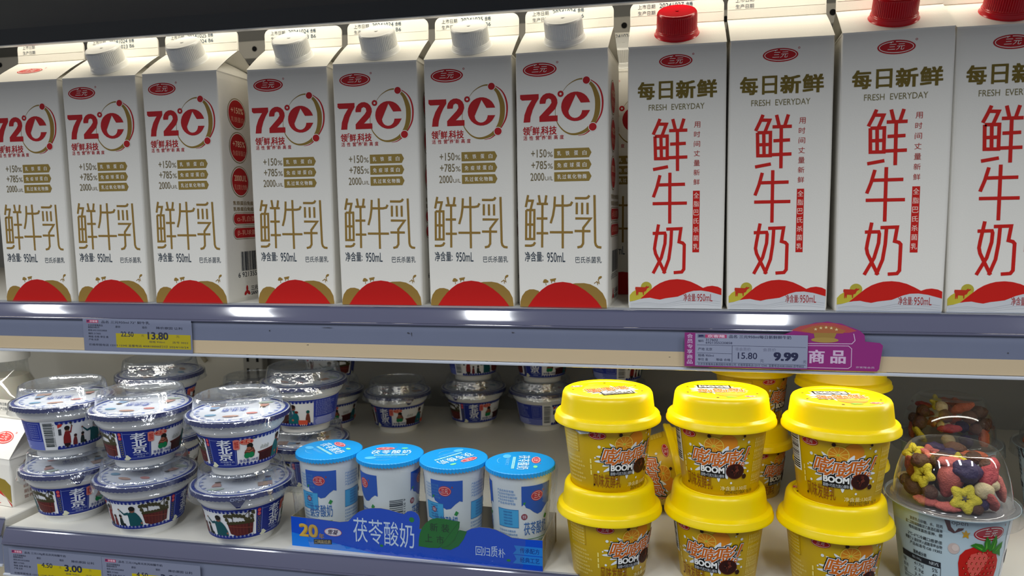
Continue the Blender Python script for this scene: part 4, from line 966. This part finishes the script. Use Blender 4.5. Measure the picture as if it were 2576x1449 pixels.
for y, s in ((12.4,'传承配方'),(4.6,'经典工艺')):
    a.poly([(197.5,y),(222,y),(222,y+7.2),(198.6,y+7.2),(200.6,y+3.6)],'#1f7ad0',2); a.text(s,203.5,y+1.4,219.5,y+5.8,'#0f3f92',3,.012)
bm = bmesh.new(); ms = [TK, TB]
for y0, mi in ((0.0,1),(0.0006,0)):
    pass
cv = [bm.verts.new((x*.001, 0.0006, z*.001)) for x, z in contour]; fs = tessellate_polygon([[Vector((x,z,0)) for x,z in contour]])
for f in fs: bm.faces.new([cv[i] for i in f])
put_art(bm, a, lambda u, v, L: Vector((u*.001, -0.00005*L, v*.001)), ms); obj('tray_front', bm, ms, tray)
bm = bmesh.new(); ms = [TK]
box(bm, 0, .222, .0566, .0572, 0, .026); obj('tray_back', bm, ms, tray)
bm = bmesh.new(); box(bm, 0.0002, .2218, .0008, .0564, 0.0002, .0010); obj('tray_floor', bm, [TK], tray)
for nm, x in (('tray_end', 0.0), ('tray_end', 0.2214)):
    bm = bmesh.new(); ms = [TK, mat('tray_stripe', '#6f6650', 0.7)]; box(bm, x, x+.0006, .0008, .0564, 0.0005, .026)
    if x > .1:
        for k in range(14):
            y = .003+k*.0038; box(bm, x+.0006, x+.00066, y, y+.0012, .002, .024, 1)
    obj(nm, bm, ms, tray)
def blue_art():
    a = Art(); B = '#0c50b4'; g = '#3d86c8'
    for c in (0, 130, 262):
        pts = [(c-32,66),(c+32,66),(c+32,47.5),(c+26,48.4),(c+18,46),(c+9,42.2),(c,41.4),(c-8,43.4),(c-16,46.4),(c-24,48),(c-27,51.2),(c-32,49.2)]
        a.poly(pts,B,1); a.ell(c-2,57.2,12.6,4.4,'#b52332',2,26); a.ring(c-2,57.2,11.4,3.7,.45,'#e8b8b8',3,26); a.text('三元',c-8.4,55.2,c+4.6,59.2,'#f0d6d2',3); a.ell(c+12.4,60.6,1.5,.9,'#8f3040',2,10)
        a.ell(c-27,40.2,6,2.6,'#8a2c3c',2,16); a.text('雪凝',c-30.5,38.8,c-23.5,41.6,'#e0c9d4',3,.01)
        for i, ch in enumerate('茯苓酸奶'): a.text(ch,c-28+i*13,24.5,c-16+i*13,35.5,'#2b68b0',2,.008)
        a.poly([(c+15,37),(c+19,40.2),(c+24,38.6),(c+20,35.8)],'#178a3a',3); a.poly([(c-30,52),(c-24,53),(c-26,50.2)],'#178a3a',3)
        a.stroke([(c-24,21),(c+22,21)],.5,'#5d9a58',2); a.text('特别添加茯苓',c-22,16,c+16,19.6,'#4f9a54',2)
        d = c+70
        if c != 130:
            for k in range(5): a.text('产品名称茯苓酸奶配料表'[:7+(k*3)%4],d-20,60.4-k*2.6,d+14+(k%3)*3,62.4-k*2.6,g,2)
            a.rect(d-20,31,d+22,46,'#3aa4dc',1); a.stroke([(d-20,31),(d+22,31),(d+22,46),(d-20,46),(d-20,31)],.5,'#1f78b8',2)
            for k in range(5): a.text('能量蛋白质脂肪',d-8,43-k*2.5,d+10,44.6-k*2.5,'#1c6fb4',3)
            for k in range(8): a.text('贮存条件冷藏保质期见封口'[:8+(k*5)%4],d-20,26.6-k*2.9,d+16+(k%4)*3,28.6-k*2.9,g,2)
        else:
            y = 20; r = random.Random(12)
            while y < 44: h = r.choice((.6,.9,1.3)); a.rect(d-15,y,d+12,y+h,'#3c4650',2); y += h+r.choice((.5,.8,1.1))
            a.text('6 921355 230',d+13.5,20,d+17.5,44,'#3c4650',2,rot=-90)
    return a
ART_B = blue_art()
CUPW = mat('blue_cup_white', '#e4ecf0', 0.3); SKY = mat('lid_sky_blue', '#1795e0', 0.32, bump=0.15, bscale=200)
def blid_art():
    a = Art(); Wt = '#bfe0f6'
    a.extend(logo_art(-6,13,17,8,'#c2485a'), lambda x,y:(x,y)); a.ell(11,13,3,1.8,'#7fd8a0',2,12)
    for i, ch in enumerate('茯苓酸奶'): a.text(ch,-17+i*9,-2,-9+i*9,8,Wt,2,.014)
    a.rect(-13,-6.6,16,-4.2,'#a8e0d8',2); a.text('回归质朴新鲜好味道',-12,-6.4,15,-4.4,'#1795e0',3); a.text('传承配方经典工艺',-12,-12,8,-9,'#6cc0ee',2); a.ring(-4,-16,7,3.5,.5,'#6cc0ee',2,20,200,340); a.ell(-15,-12,5,3.5,'#58b4ea',1,14)
    return a
LB = blid_art()
def make_blue(label, loc, rz, group):
    t = thing('yogurt_cup', label, 'yogurt cup', loc, rz, group)
    bm = bmesh.new(); ms = [CUPW]
    revolve(bm, [(0,0.001),(0.019,0.001),(0.0205,0),(0.0218,0.0012),(0.0262,0.0740),(0.0268,0.0752),(0.0282,0.0760),(0.0284,0.0768),(0,0.0768)], 72)
    put_art(bm, ART_B, cone_map([(0.0218,0.0012),(0.0262,0.0740)]), ms, cut=3.0)
    o = obj('cup_body', bm, ms, t)
    for p in o.data.polygons: p.use_smooth = p.material_index == 0
    o.data.set_sharp_from_angle(angle=D(35))
    bm = bmesh.new(); ms = [SKY]
    def wv(i, th, r, z): return (r+(0.00025*math.sin(th*64) if i >= 3 else 0), z-(0.0006*(1+math.sin(th*64)) if i == 4 else 0))
    revolve(bm, [(0,0.0772),(0.02,0.0772),(0.0282,0.0772),(0.0289,0.0768),(0.0289,0.0742)], 192, rf=wv)
    put_art(bm, LB, plane_map((0,0,0.07725),(1,0,0),(0,1,0),(0,0,1)), ms); obj('foil_lid', bm, ms, t)
    return t
GBL = 'blue lidded yogurt cups in the four pack'
bl = [('first yogurt cup from the left in the blue tray',27.1,5,-40),('second yogurt cup in the blue tray, barcode facing out',85.1,-168,12),
      ('third yogurt cup in the blue tray, behind the green leaf',143.1,0,-125),('fourth yogurt cup in the blue tray, nearest the yellow cups',201.1,-85,-82)]
bq = None
for i, (l, u, rz, lr) in enumerate(bl):
    p = tw(u*.001-.0035, 0.0285, -0.2088)
    if bq is None: bq = make_blue(l, p, D(rz), GBL); o = bq
    else: o = copy_thing(bq, p, D(rz), l)
    for ch in o.children:
        if ch.name.startswith('foil_lid'): ch.rotation_euler = (0, 0, D(lr)-D(rz))
# clear shrink film round the pack (a part of the tray pack)
bm = bmesh.new(); NF = 120; rings = []
def film_ring(z, L_, Wd, rad, j):
    ring = []
    for k in range(NF):
        t = 2*PI*k/NF; c, s_ = math.cos(t), math.sin(t); n_ = 8
        q = (abs(c)**n_+abs(s_)**n_)**(-1/n_); x = L_/2*c*q; y = Wd/2*s_*q
        w = 0.0007*noise.noise(Vector((x*90, y*90, z*70+j)))
        ring.append(bm.verts.new((0.111+x*(1+w*8), 0.0285+y*(1+w*14), z+w)))
    return ring
for j, (z, L_, Wd) in enumerate(((.0006,.2240,.0592),(.012,.2244,.0596),(.026,.2244,.0598),(.040,.2262,.0606),(.056,.2290,.0612),(.068,.2296,.0608),(.0735,.2290,.0600))): rings.append(film_ring(z, L_, Wd, 0, j))
for a_, b_ in zip(rings, rings[1:]):
    for k in range(NF): bm.faces.new((a_[k], a_[(k+1)%NF], b_[(k+1)%NF], b_[k]))
obj('shrink_film', bm, FILM, tray, smooth=60)

# ------------------------------------------------------------------ cereal topped strawberry yogurt cups
def straw_art():
    a = Art(); K = '#20242c'
    a.rect(-180,2,180,66,'#b9cdd6',0)
    a.rect(40,2,180,66,'#dfe1e4',1); a.stroke([(40,66),(38,50),(44,34),(40,18),(42,2)],.6,'#2a2a2a',3,smooth=True)
    a.extend(logo_art(12.5,57.0,36,11,'#b11f2e'), lambda x,y:(x,y))
    # strawberry
    a.poly([(-18,34),(-17,40),(-12,44.6),(-4,47.2),(6,47),(16,44.4),(24,40.6),(28,35.4),(28.6,29),(26,21),(20,13),(11,6),(4,3.6),(-4,7),(-11,14),(-16,23)],'#c1180f',4)
    a.poly([(-9,36),(-6,41.4),(2,43.4),(10,42),(14,38.4),(10,32),(4,26),(-3,24),(-8,29)],'#de5a50',5)
    for i in range(9):
        for j in range(9):
            x = -15+j*5.2+(2.6 if i % 2 else 0); y = 10+i*4.1
            if ((x-5)/22)**2+((y-27)/19)**2 < .86 and y > 26-1.2*(19-abs(x-5)): a.ell(x,y,1.25,.85,'#8e0f0c',6,8,rot=1.1); a.ell(x+.25,y-.15,.6,.38,'#e8a06a',7,8,rot=1.1)
    for p in ([(10,44),(4,49.5),(-3,50.4),(-8,48.6),(-1,46),(6,43.6)],[(8,44.6),(6,50),(8,55.6),(12,52),(15,46)],[(12,44),(15,52),(19,56.4),(21.6,50),(20,44)],[(16,43),(23,47.6),(30,50),(30,45),(24,40.6)],[(18,42),(26,40.4),(30,38),(28,44),(20,45)],[(9,46),(12,54),(13.5,48)]): a.poly(p,'#2f7a1e',8)
    for p in ([(8,45),(8,53),(10,47)],[(16,45),(19,54),(18,46)],[(20,43),(28,48),(23,44)],[(5,46),(-4,49),(4,45)]): a.poly(p,'#5fae34',9)
    a.ell(-23,44.6,5.6,4.2,'#c9b7b0',3,20); a.ell(-21.6,45.4,3.4,2.6,'#d8c8c0',4,16)
    a.poly([(-17,58.6),(-14.4,57.6),(-13,59.8),(-11.4,57.6),(-8.8,58),(-10.4,56),(-10,53.4),(-12.8,54.6),(-15.6,53.6),(-14.8,56)],'#c9981e',3)
    a.poly([(-33,66),(-28,66),(-26.6,61),(-22,57),(-16,59.4),(-15,61),(-20,60.6),(-24,56.4),(-29,58)],'#4a1c1c',3)
    # left information block
    for k, s in enumerate(('复原乳白砂糖、水、羟丙','基二淀粉磷酸酯双乙酰酒石酸单','嗜热链球菌热亚种、德','2℃-6℃冷藏口感更佳','根据个人喜好拌入超脆草莓谷物','产品标准号:GB 19302')):
        w = (34,40,36,38,42,36)[k]; a.text(s,-34-w,58.2-k*3.5-(2 if k > 2 else 0),-34,60.9-k*3.5-(2 if k > 2 else 0),K,3,.008)
    a.text('营养成分表',-66,32.4,-50,35.4,K,3,.02)
    a.rect(-84,27.0,-35,31.6,K,3); a.text('每100g',-68,28,-56,30.6,'#9aa6b0',4,.01); a.text('NRV%',-47,28,-37,30.6,'#c5d0d6',4)
    a.stroke([(-35,28),(-35,2)],.5,K,3)
    for k, (p, q) in enumerate((('417kJ','5%'),('2.3g','4%'),('3.5g','6%'),('14.8g','5%'),('122mg','15%'))): a.text(p,-66,22.8-k*4.2,-54,25.8-k*4.2,K,3); a.text(q,-44,22.8-k*4.2,-38,25.8-k*4.2,K,3)
    for k, s in enumerate(('能量','蛋白质','脂肪','碳水化合物','钙')): a.text(s,-84,22.8-k*4.2,-84+len(s)*2.8,25.6-k*4.2,K,3)
    a.stroke([(-84,14),(-35,14)],.3,K,3)
    a.ell(52,34,4.6,5.6,'#2c2620',3,18); a.ell(52,34,1.8,2.2,'#dfe1e4',4,12)
    for k in range(10): a.stroke([(47+k*1.7,44+(k*7)%5),(48+k*1.7,46.4+(k*7)%5)],.5,'#2c2620',3)
    a.stroke([(60,60),(70,52),(66,44),(76,38)],.8,'#2c2620',3,smooth=True); a.text('草莓谷物',72,14,120,30,'#8a2c2c',3,.02)
    return a
SA = straw_art()
SILV = mat('silver_foil', '#a9a9ac', 0.35, metal=0.5, bump=1.0, bscale=1800, var=0.45, vscale=1600)
SCLEAR = clear('clear_collar', (0.88, 0.90, 0.91), k=2.2, rough=0.06)
def make_straw(label, loc, rz, group):
    t = thing('cereal_yogurt_cup', label, 'cereal cup', loc, rz, group)
    bm = bmesh.new(); ms = [mat('cup_pale_blue', '#b9cdd6', 0.35)]
    revolve(bm, [(0,0.001),(0.028,0.001),(0.030,0),(0.0312,0.001),(0.0396,0.0660),(0.0410,0.0670),(0.0440,0.0672),(0.0442,0.0678),(0,0.0678)], 80)
    put_art(bm, SA, cone_map([(0.0312,0.001),(0.0396,0.0660)]), ms, cut=3.0)
    o = obj('cup_body', bm, ms, t)
    for p in o.data.polygons: p.use_smooth = p.material_index == 0
    o.data.set_sharp_from_angle(angle=D(35))
    bm = bmesh.new(); revolve(bm, [(0,0.0683),(0.0385,0.0683),(0.0430,0.0682),(0.0438,0.0678)], 72); obj('foil_disc', bm, SILV, t, smooth=40)
    bm = bmesh.new(); revolve(bm, [(0.0466,0.0590),(0.0462,0.0600),(0.0456,0.0682),(0.0450,0.0694),(0.0440,0.0690),(0.0425,0.0686),(0.0405,0.0686)], 96); obj('clear_collar', bm, SCLEAR, t, smooth=50)
    bm = bmesh.new(); revolve(bm, [(0.0408,0.0686),(0.0396,0.0692),(0.0390,0.0710),(0.0384,0.0790),(0.0368,0.0880),(0.0345,0.0960),(0.0315,0.1035),(0.0292,0.1072),(0.0276,0.1086),(0.0262,0.1090),(0.0250,0.1086),(0.0236,0.1080),(0,0.1080)], 96); obj('clear_dome', bm, DOME, t, smooth=50)
    a = Art(); a.text('open',-5,-1.6,5,1.6,'#20242c',1); bm = bmesh.new(); ms = [_m['cup_pale_blue']]
    put_art(bm, a, lambda u, v, L: Vector((0.0447*math.sin(u/44.7), -0.0447*math.cos(u/44.7), 0.0655+v*0.001)), ms, cut=2)
    obj('open_mark', bm, ms, t).rotation_euler = (0, 0, -0.35)
    return t
SC = (0.3310, 0.0200, -0.21)
GS = 'cereal topped strawberry yogurt cups'
st0 = make_straw('front cereal cup with strawberry label and clear dome', SC, D(9), GS)
copy_thing(st0, (0.3800, 0.1790, -0.21), D(30), 'rear cereal cup seen over the front dome')
copy_thing(st0, (0.4780, 0.1700, -0.21), D(-60), 'cereal cup cut off by the right edge')
# cereal pieces: each one an object
def nz_bm(shape, seed, s=1.0):
    bm = bmesh.new(); r = random.Random(seed); off = Vector((r.uniform(0,50),)*3)
    if shape == 'star':
        NU, NV = 50, 12; g = []
        for i in range(NU):
            u = 2*PI*i/NU; k5 = math.cos(5*u); R_ = 0.0046*(1+.24*k5); tr = 0.0033*(1+.16*k5)
            row = []
            for j in range(NV):
                v = 2*PI*j/NV; rr = R_+tr*math.cos(v); row.append(bm.verts.new((rr*math.cos(u), rr*math.sin(u), 0.0023*math.sin(v))))
            g.append(row)
        for i in range(NU):
            for j in range(NV): bm.faces.new((g[i][j], g[(i+1)%NU][j], g[(i+1)%NU][(j+1)%NV], g[i][(j+1)%NV]))
    else:
        bmesh.ops.create_icosphere(bm, subdivisions=4, radius=1)
        dim = {'ball': (.0058,.0056,.0050), 'berry': (.0115,.0100,.0130), 'lump': (.0075,.0062,.0058), 'chip': (.0100,.0048,.0032)}[shape]
        for v in bm.verts:
            c = v.co.copy(); k = 1.0
            if shape == 'berry': k = (0.72+.34*max(-.6, c.z)) if c.z < .6 else .95
            v.co = Vector((c.x*dim[0]*k, c.y*dim[1]*k, c.z*dim[2]))
    for v in bm.verts:
        n = v.co.normalized(); a_ = .0012 if shape in ('lump','chip') else (.0006 if shape != 'star' else .0003)
        v.co += n*(noise.noise(v.co*260+off)*a_+noise.noise(v.co*900+off)*.00025)
        v.co *= s
    return bm
CM = {'yellow': mat('cereal_yellow','#c9b82c',0.75,bump=0.9,bscale=900,var=.12,vscale=300), 'pink': mat('cereal_pink','#b85c54',0.75,bump=0.9,bscale=900,var=.2,vscale=300),
 'orange': mat('cereal_orange','#a95232',0.75,bump=0.9,bscale=900,var=.15,vscale=300), 'brown': mat('cereal_brown','#4f3020',0.7,bump=0.9,bscale=800,var=.2,vscale=300),
 'purple': mat('cereal_purple','#2a1a44',0.6,bump=0.8,bscale=900,var=.25,vscale=300), 'cream': mat('cereal_cream','#c2b088',0.7,bump=0.6,bscale=900,var=.1,vscale=300), 'red': mat('cereal_red','#9c3136',0.7,bump=0.9,bscale=900,var=.2,vscale=200)}
protos = {}
def piece(shape, col, c, p, rot, s, label, group):
    key = (shape, col)
    if key not in protos: 
        me = obj('tmp', nz_bm(shape, len(protos)), CM[col], smooth=180); protos[key] = me.data; bpy.data.objects.remove(me)
    o = bpy.data.objects.new('cereal_piece', protos[key]); C.objects.link(o)
    o.location = Vector(c)+Vector(p); o.rotation_euler = rot; o.scale = (s, s, s)
    return tag(o, label, 'cereal piece', group)
names = {'star':'star shaped cereal ring','ball':'puffed cereal ball','berry':'dried strawberry','lump':'bumpy fruit lump','chip':'flat fruit chip'}
# direction to the camera from the front cup, used only to choose which side of the pile the seen pieces lie on
cf = (0.3310, 0.0200, -0.2100)
front = [  # shape, colour, azimuth (deg, 0 = towards -Y), radius, height, rot, scale, label
 ('berry','pink',-22,.0205,.0875,(0.1,0.2,-.2),1.0,'large pink dried strawberry in the middle of the front dome'),
 ('star','yellow',-56,.0300,.0905,(1.25,.0,-.95),1.05,'yellow star cereal on the upper left of the front dome'),
 ('star','yellow',-3,.0315,.0795,(1.30,.1,-.15),1.15,'yellow star cereal pressed to the lower right of the front dome'),
 ('lump','purple',4,.0235,.0970,(.2,.3,0),1.35,'dark purple lump right of the dried strawberry'),
 ('ball','cream',22,.0300,.0850,(0,0,0),1.15,'cream puffed ball at the right of the front dome'),
 ('ball','cream',36,.0300,.0880,(0,0,0),.85,'smaller cream ball by the right edge of the front dome'),
 ('lump','brown',-68,.0270,.0985,(.4,.2,1),1.0,'brown lump above the yellow star in the front dome'),
 ('chip','orange',-84,.0290,.0910,(0,1.2,.6),1.0,'orange chip at the left side of the front dome'),
 ('star','yellow',-98,.0262,.1000,(.9,.3,-1.2),.95,'yellow star cereal high on the left of the front dome'),
 ('ball','brown',-70,.0300,.0790,(0,0,0),1.25,'brown puffed ball at the lower left of the front dome'),
 ('ball','brown',-44,.0310,.0800,(0,.5,0),.95,'brown ball beside the dried strawberry in the front dome'),
 ('ball','brown',-92,.0305,.0800,(0,0,1),.95,'brown ball against the left wall of the front dome'),
 ('ball','cream',-104,.0310,.0800,(0,0,1),.9,'cream ball against the left wall of the front dome'),
 ('chip','pink',-46,.0315,.0728,(0,.1,-.5),1.0,'pink chip lying on the foil, left of the front dome'),
 ('chip','pink',-20,.0315,.0722,(.1,.1,.1),1.0,'pink chip lying on the foil, in front of the dried strawberry'),
 ('chip','pink',30,.0330,.0775,(.2,.9,.9),1.0,'pink chip standing at the right edge of the front dome'),
 ('ball','brown',10,.0320,.0728,(0,0,0),.85,'brown ball lying on the foil at the lower right'),
 ('lump','purple',20,.0295,.0755,(0,0,.3),.8,'dark purple lump low on the right of the front dome'),
 ('chip','pink',-18,.0185,.1010,(.3,.1,.2),1.1,'pink chip on top of the dried strawberry'),
 ('chip','red',38,.0270,.0960,(.2,-.8,.9),1.25,'red chip against the right wall of the front dome'),
 ('lump','brown',-50,.0130,.0990,(0,0,0),1.1,'brown lump just under the flat top of the front dome'),
 ('star','pink',-92,.0150,.1020,(.5,0,.4),.9,'pink star cereal under the flat top of the front dome'),
 ('lump','purple',-40,.0040,.1010,(0,.2,0),1.05,'dark purple lump under the middle of the flat dome top'),
 ('ball','brown',70,.0130,.1010,(0,0,0),1.0,'brown ball under the right of the flat dome top'),
 ('ball','brown',45,.0240,.1000,(0,0,0),.9,'brown ball high on the right of the front dome'),
 ('star','yellow',0,.0120,.1000,(1.0,0,.4),.8,'yellow star cereal peeking out under the flat dome top'),
 ('lump','brown',160,.0150,.1000,(0,0,0),1.2,'brown lump at the back of the front dome'),
 ('lump','purple',-150,.0160,.1000,(0,0,0),1.1,'dark purple lump at the back of the front dome'),
 ('chip','orange',120,.0180,.0990,(0,0,0),1.1,'orange chip at the back right of the front dome'),
 ('ball','brown',-30,.0100,.0820,(0,0,0),1.6,'brown ball buried in the middle of the front dome'),
 ('lump','brown',60,.0170,.0850,(0,0,0),1.5,'brown lump buried on the right of the front dome'),
 ('lump','brown',-110,.0170,.0850,(0,0,0),1.6,'brown lump buried on the left of the front dome'),
 ('ball','brown',175,.0220,.0840,(0,0,0),1.6,'brown ball buried at the back of the front dome'),
 ('chip','pink',70,.0300,.0820,(0,1.3,0),1.1,'pink chip standing on the far right of the front dome'),
]
for sh, co, az, r_, h, rot, s_, lb in front:
    piece(sh, co, cf, (r_*math.sin(D(az)), -r_*math.cos(D(az)), h), rot, s_, lb, 'cereal pieces in the front dome')
rr = random.Random(21)
for nm, cc in (('rear', (0.3800,0.1790,-0.21)), ('right edge', (0.4780,0.1700,-0.21))):
    seq = [('star','yellow'),('ball','brown'),('chip','orange'),('berry','pink'),('ball','cream'),('lump','brown'),('star','orange'),('chip','red'),('lump','purple'),('ball','brown')]
    k = 0
    for lvl, rad, n in ((.0745,.0300,9),(.0850,.0285,8),(.0950,.0245,7),(.1000,.0120,4),(.0820,.0120,4)):
        for i in range(n):
            az = 360*i/n+lvl*4000+rr.uniform(-8,8); sh, co = seq[(k*3+i) % len(seq)]; k += 1
            sc_ = rr.uniform(.85,1.1)*(.7 if sh == 'berry' else 1)
            piece(sh, co, cc, (rad*math.sin(D(az)), -rad*math.cos(D(az)), lvl), (rr.uniform(0,1.4),rr.uniform(0,1),rr.uniform(0,6)), sc_, '%s %s in the %s dome' % (co, names[sh], nm), 'cereal pieces in the %s dome, %s %s' % (nm, co, sh))

# ------------------------------------------------------------------ left neighbouring bay
t = thing('milk_bottle', 'glass bottle of milk behind the left bowls', 'bottle', (-0.6130, 0.1300, -0.205))
bm = bmesh.new(); revolve(bm, [(0,.001),(.030,.001),(.033,.003),(.034,.02),(.034,.072),(.031,.086),(.0245,.100),(.0215,.108),(.0208,.118),(.0215,.122),(.0215,.128)], 64); obj('glass_body', bm, clear('bottle_glass',(.93,.94,.93),k=2.0), t, smooth=40)
bm = bmesh.new(); revolve(bm, [(0,.003),(.029,.003),(.0322,.006),(.0332,.02),(.0332,.072),(.0302,.0855),(.0240,.099),(.0212,.104),(0,.104)], 64); obj('milk', bm, mat('milk','#e9e4d6',.3,sss=.3), t, smooth=40)
bm = bmesh.new(); revolve(bm, [(.0235,.122),(.0240,.124),(.0240,.133),(.0230,.135),(0,.135)], 64); obj('bottle_cap', bm, WPLAST, t, smooth=40)
# small fresh milk carton
fs_ = Art(); fs_.poly([(0.5,.5),(0.5,22),(8,27),(16,29),(24,25),(32,20),(40,12),(51,3),(51,.5)],'#c8281c',1); fs_.poly([(22,26),(32,29),(44,27),(51,22),(51,4),(38,14)],'#8f7a22',1); fs_.ell(18,29,7,5,'#a51b24',2); fs_.stroke([(15,33),(13,38)],.9,'#a51b24',2); fs_.stroke([(20,33),(23,38)],.9,'#a51b24',2)
fs_.poly([(22,.5),(51,.5),(44,9),(34,13),(26,9)],'#ece8de',3); fs_.text('净含量:250mL',8,2,36,9,'#c8281c',4,.01)
ss_ = Art(); ss_.ring(22,38,9,8,.8,'#8a5a4a',1); ss_.poly([(15,38),(20,41),(22,39),(27,42),(24,36),(20,37)],'#8a5a4a',1); ss_.text('鲜牧场',12,22,36,27,'#8a4a3a',1,.02); ss_.text('自有牧场',12,16,36,19.5,'#9a6a5a',1); ss_.text('新鲜好牛奶',12,10,40,14,'#9a6a5a',1); ss_.text('营养好味道',12,5,38,8.4,'#9a6a5a',1)
t = thing('small_milk_carton', 'small milk carton with a red logo on its roof, far left', 'milk carton', (-0.5520, 0.0240, -0.205), D(-9))
bm, ms = carton_body_bm(fs_, ss_, w=0.052, d=0.052, h=0.048, hb=0.080, taper=0.0)
sl2 = math.atan2(.032, .026); put_art(bm, logo_art(30,20,24,13,'#d8403a'), plane_map((0,0,.0490),(1,0,0),(0,math.cos(sl2),math.sin(sl2)),(0,-math.sin(sl2),math.cos(sl2))), ms)
obj('carton_body', bm, ms, t)
bm, ms = fin_bm('20241025', '20241025', w=0.052, y=0.026, z0=0.080, z1=0.098, taper=0); obj('sealed_top', bm, ms, t)
# goods on the shelf below, lower left corner
bm = bmesh.new(); box(bm, -1.2, -0.30, -0.06, 0.40, -0.47, -0.45)
tag(obj('bottom_shelf', bm, SHELFW), 'bright bottom shelf glimpsed in the lower left corner', 'shelf')
for i, (x, y, lb) in enumerate(((-0.80,0.02,'cream box in the lower left corner, left of the other'), (-0.66,0.05,'cream box in the lower left corner, nearer the price rail'))):
    bm = bmesh.new(); ms = [mat('cream_box','#e6d9b8',.5)]; box(bm, 0, .11, 0, .09, 0, .08); bevel(bm, .002, 2)
    ar = Art(); ar.rect(8,8,102,18,'#c88a2c',1); ar.ell(55,50,20,16,'#d8a04a',1); ar.rect(20,30,90,33,'#9a3a20',1)
    put_art(bm, ar, plane_map((0,0,0),(1,0,0),(0,0,1),(0,-1,0)), ms); put_art(bm, ar, plane_map((0,0,.08),(1,0,0),(0,1,0),(0,0,1)), ms)
    o = obj('snack_box', bm, ms); o.location = (x, y, -0.45); tag(o, lb, 'box')
area('strip_light_bottom', (-0.7, 0.0, -0.27), (-0.7, 0.03, -0.45), 0.9, 0.014, 1.6, (1.0, 0.93, 0.78))
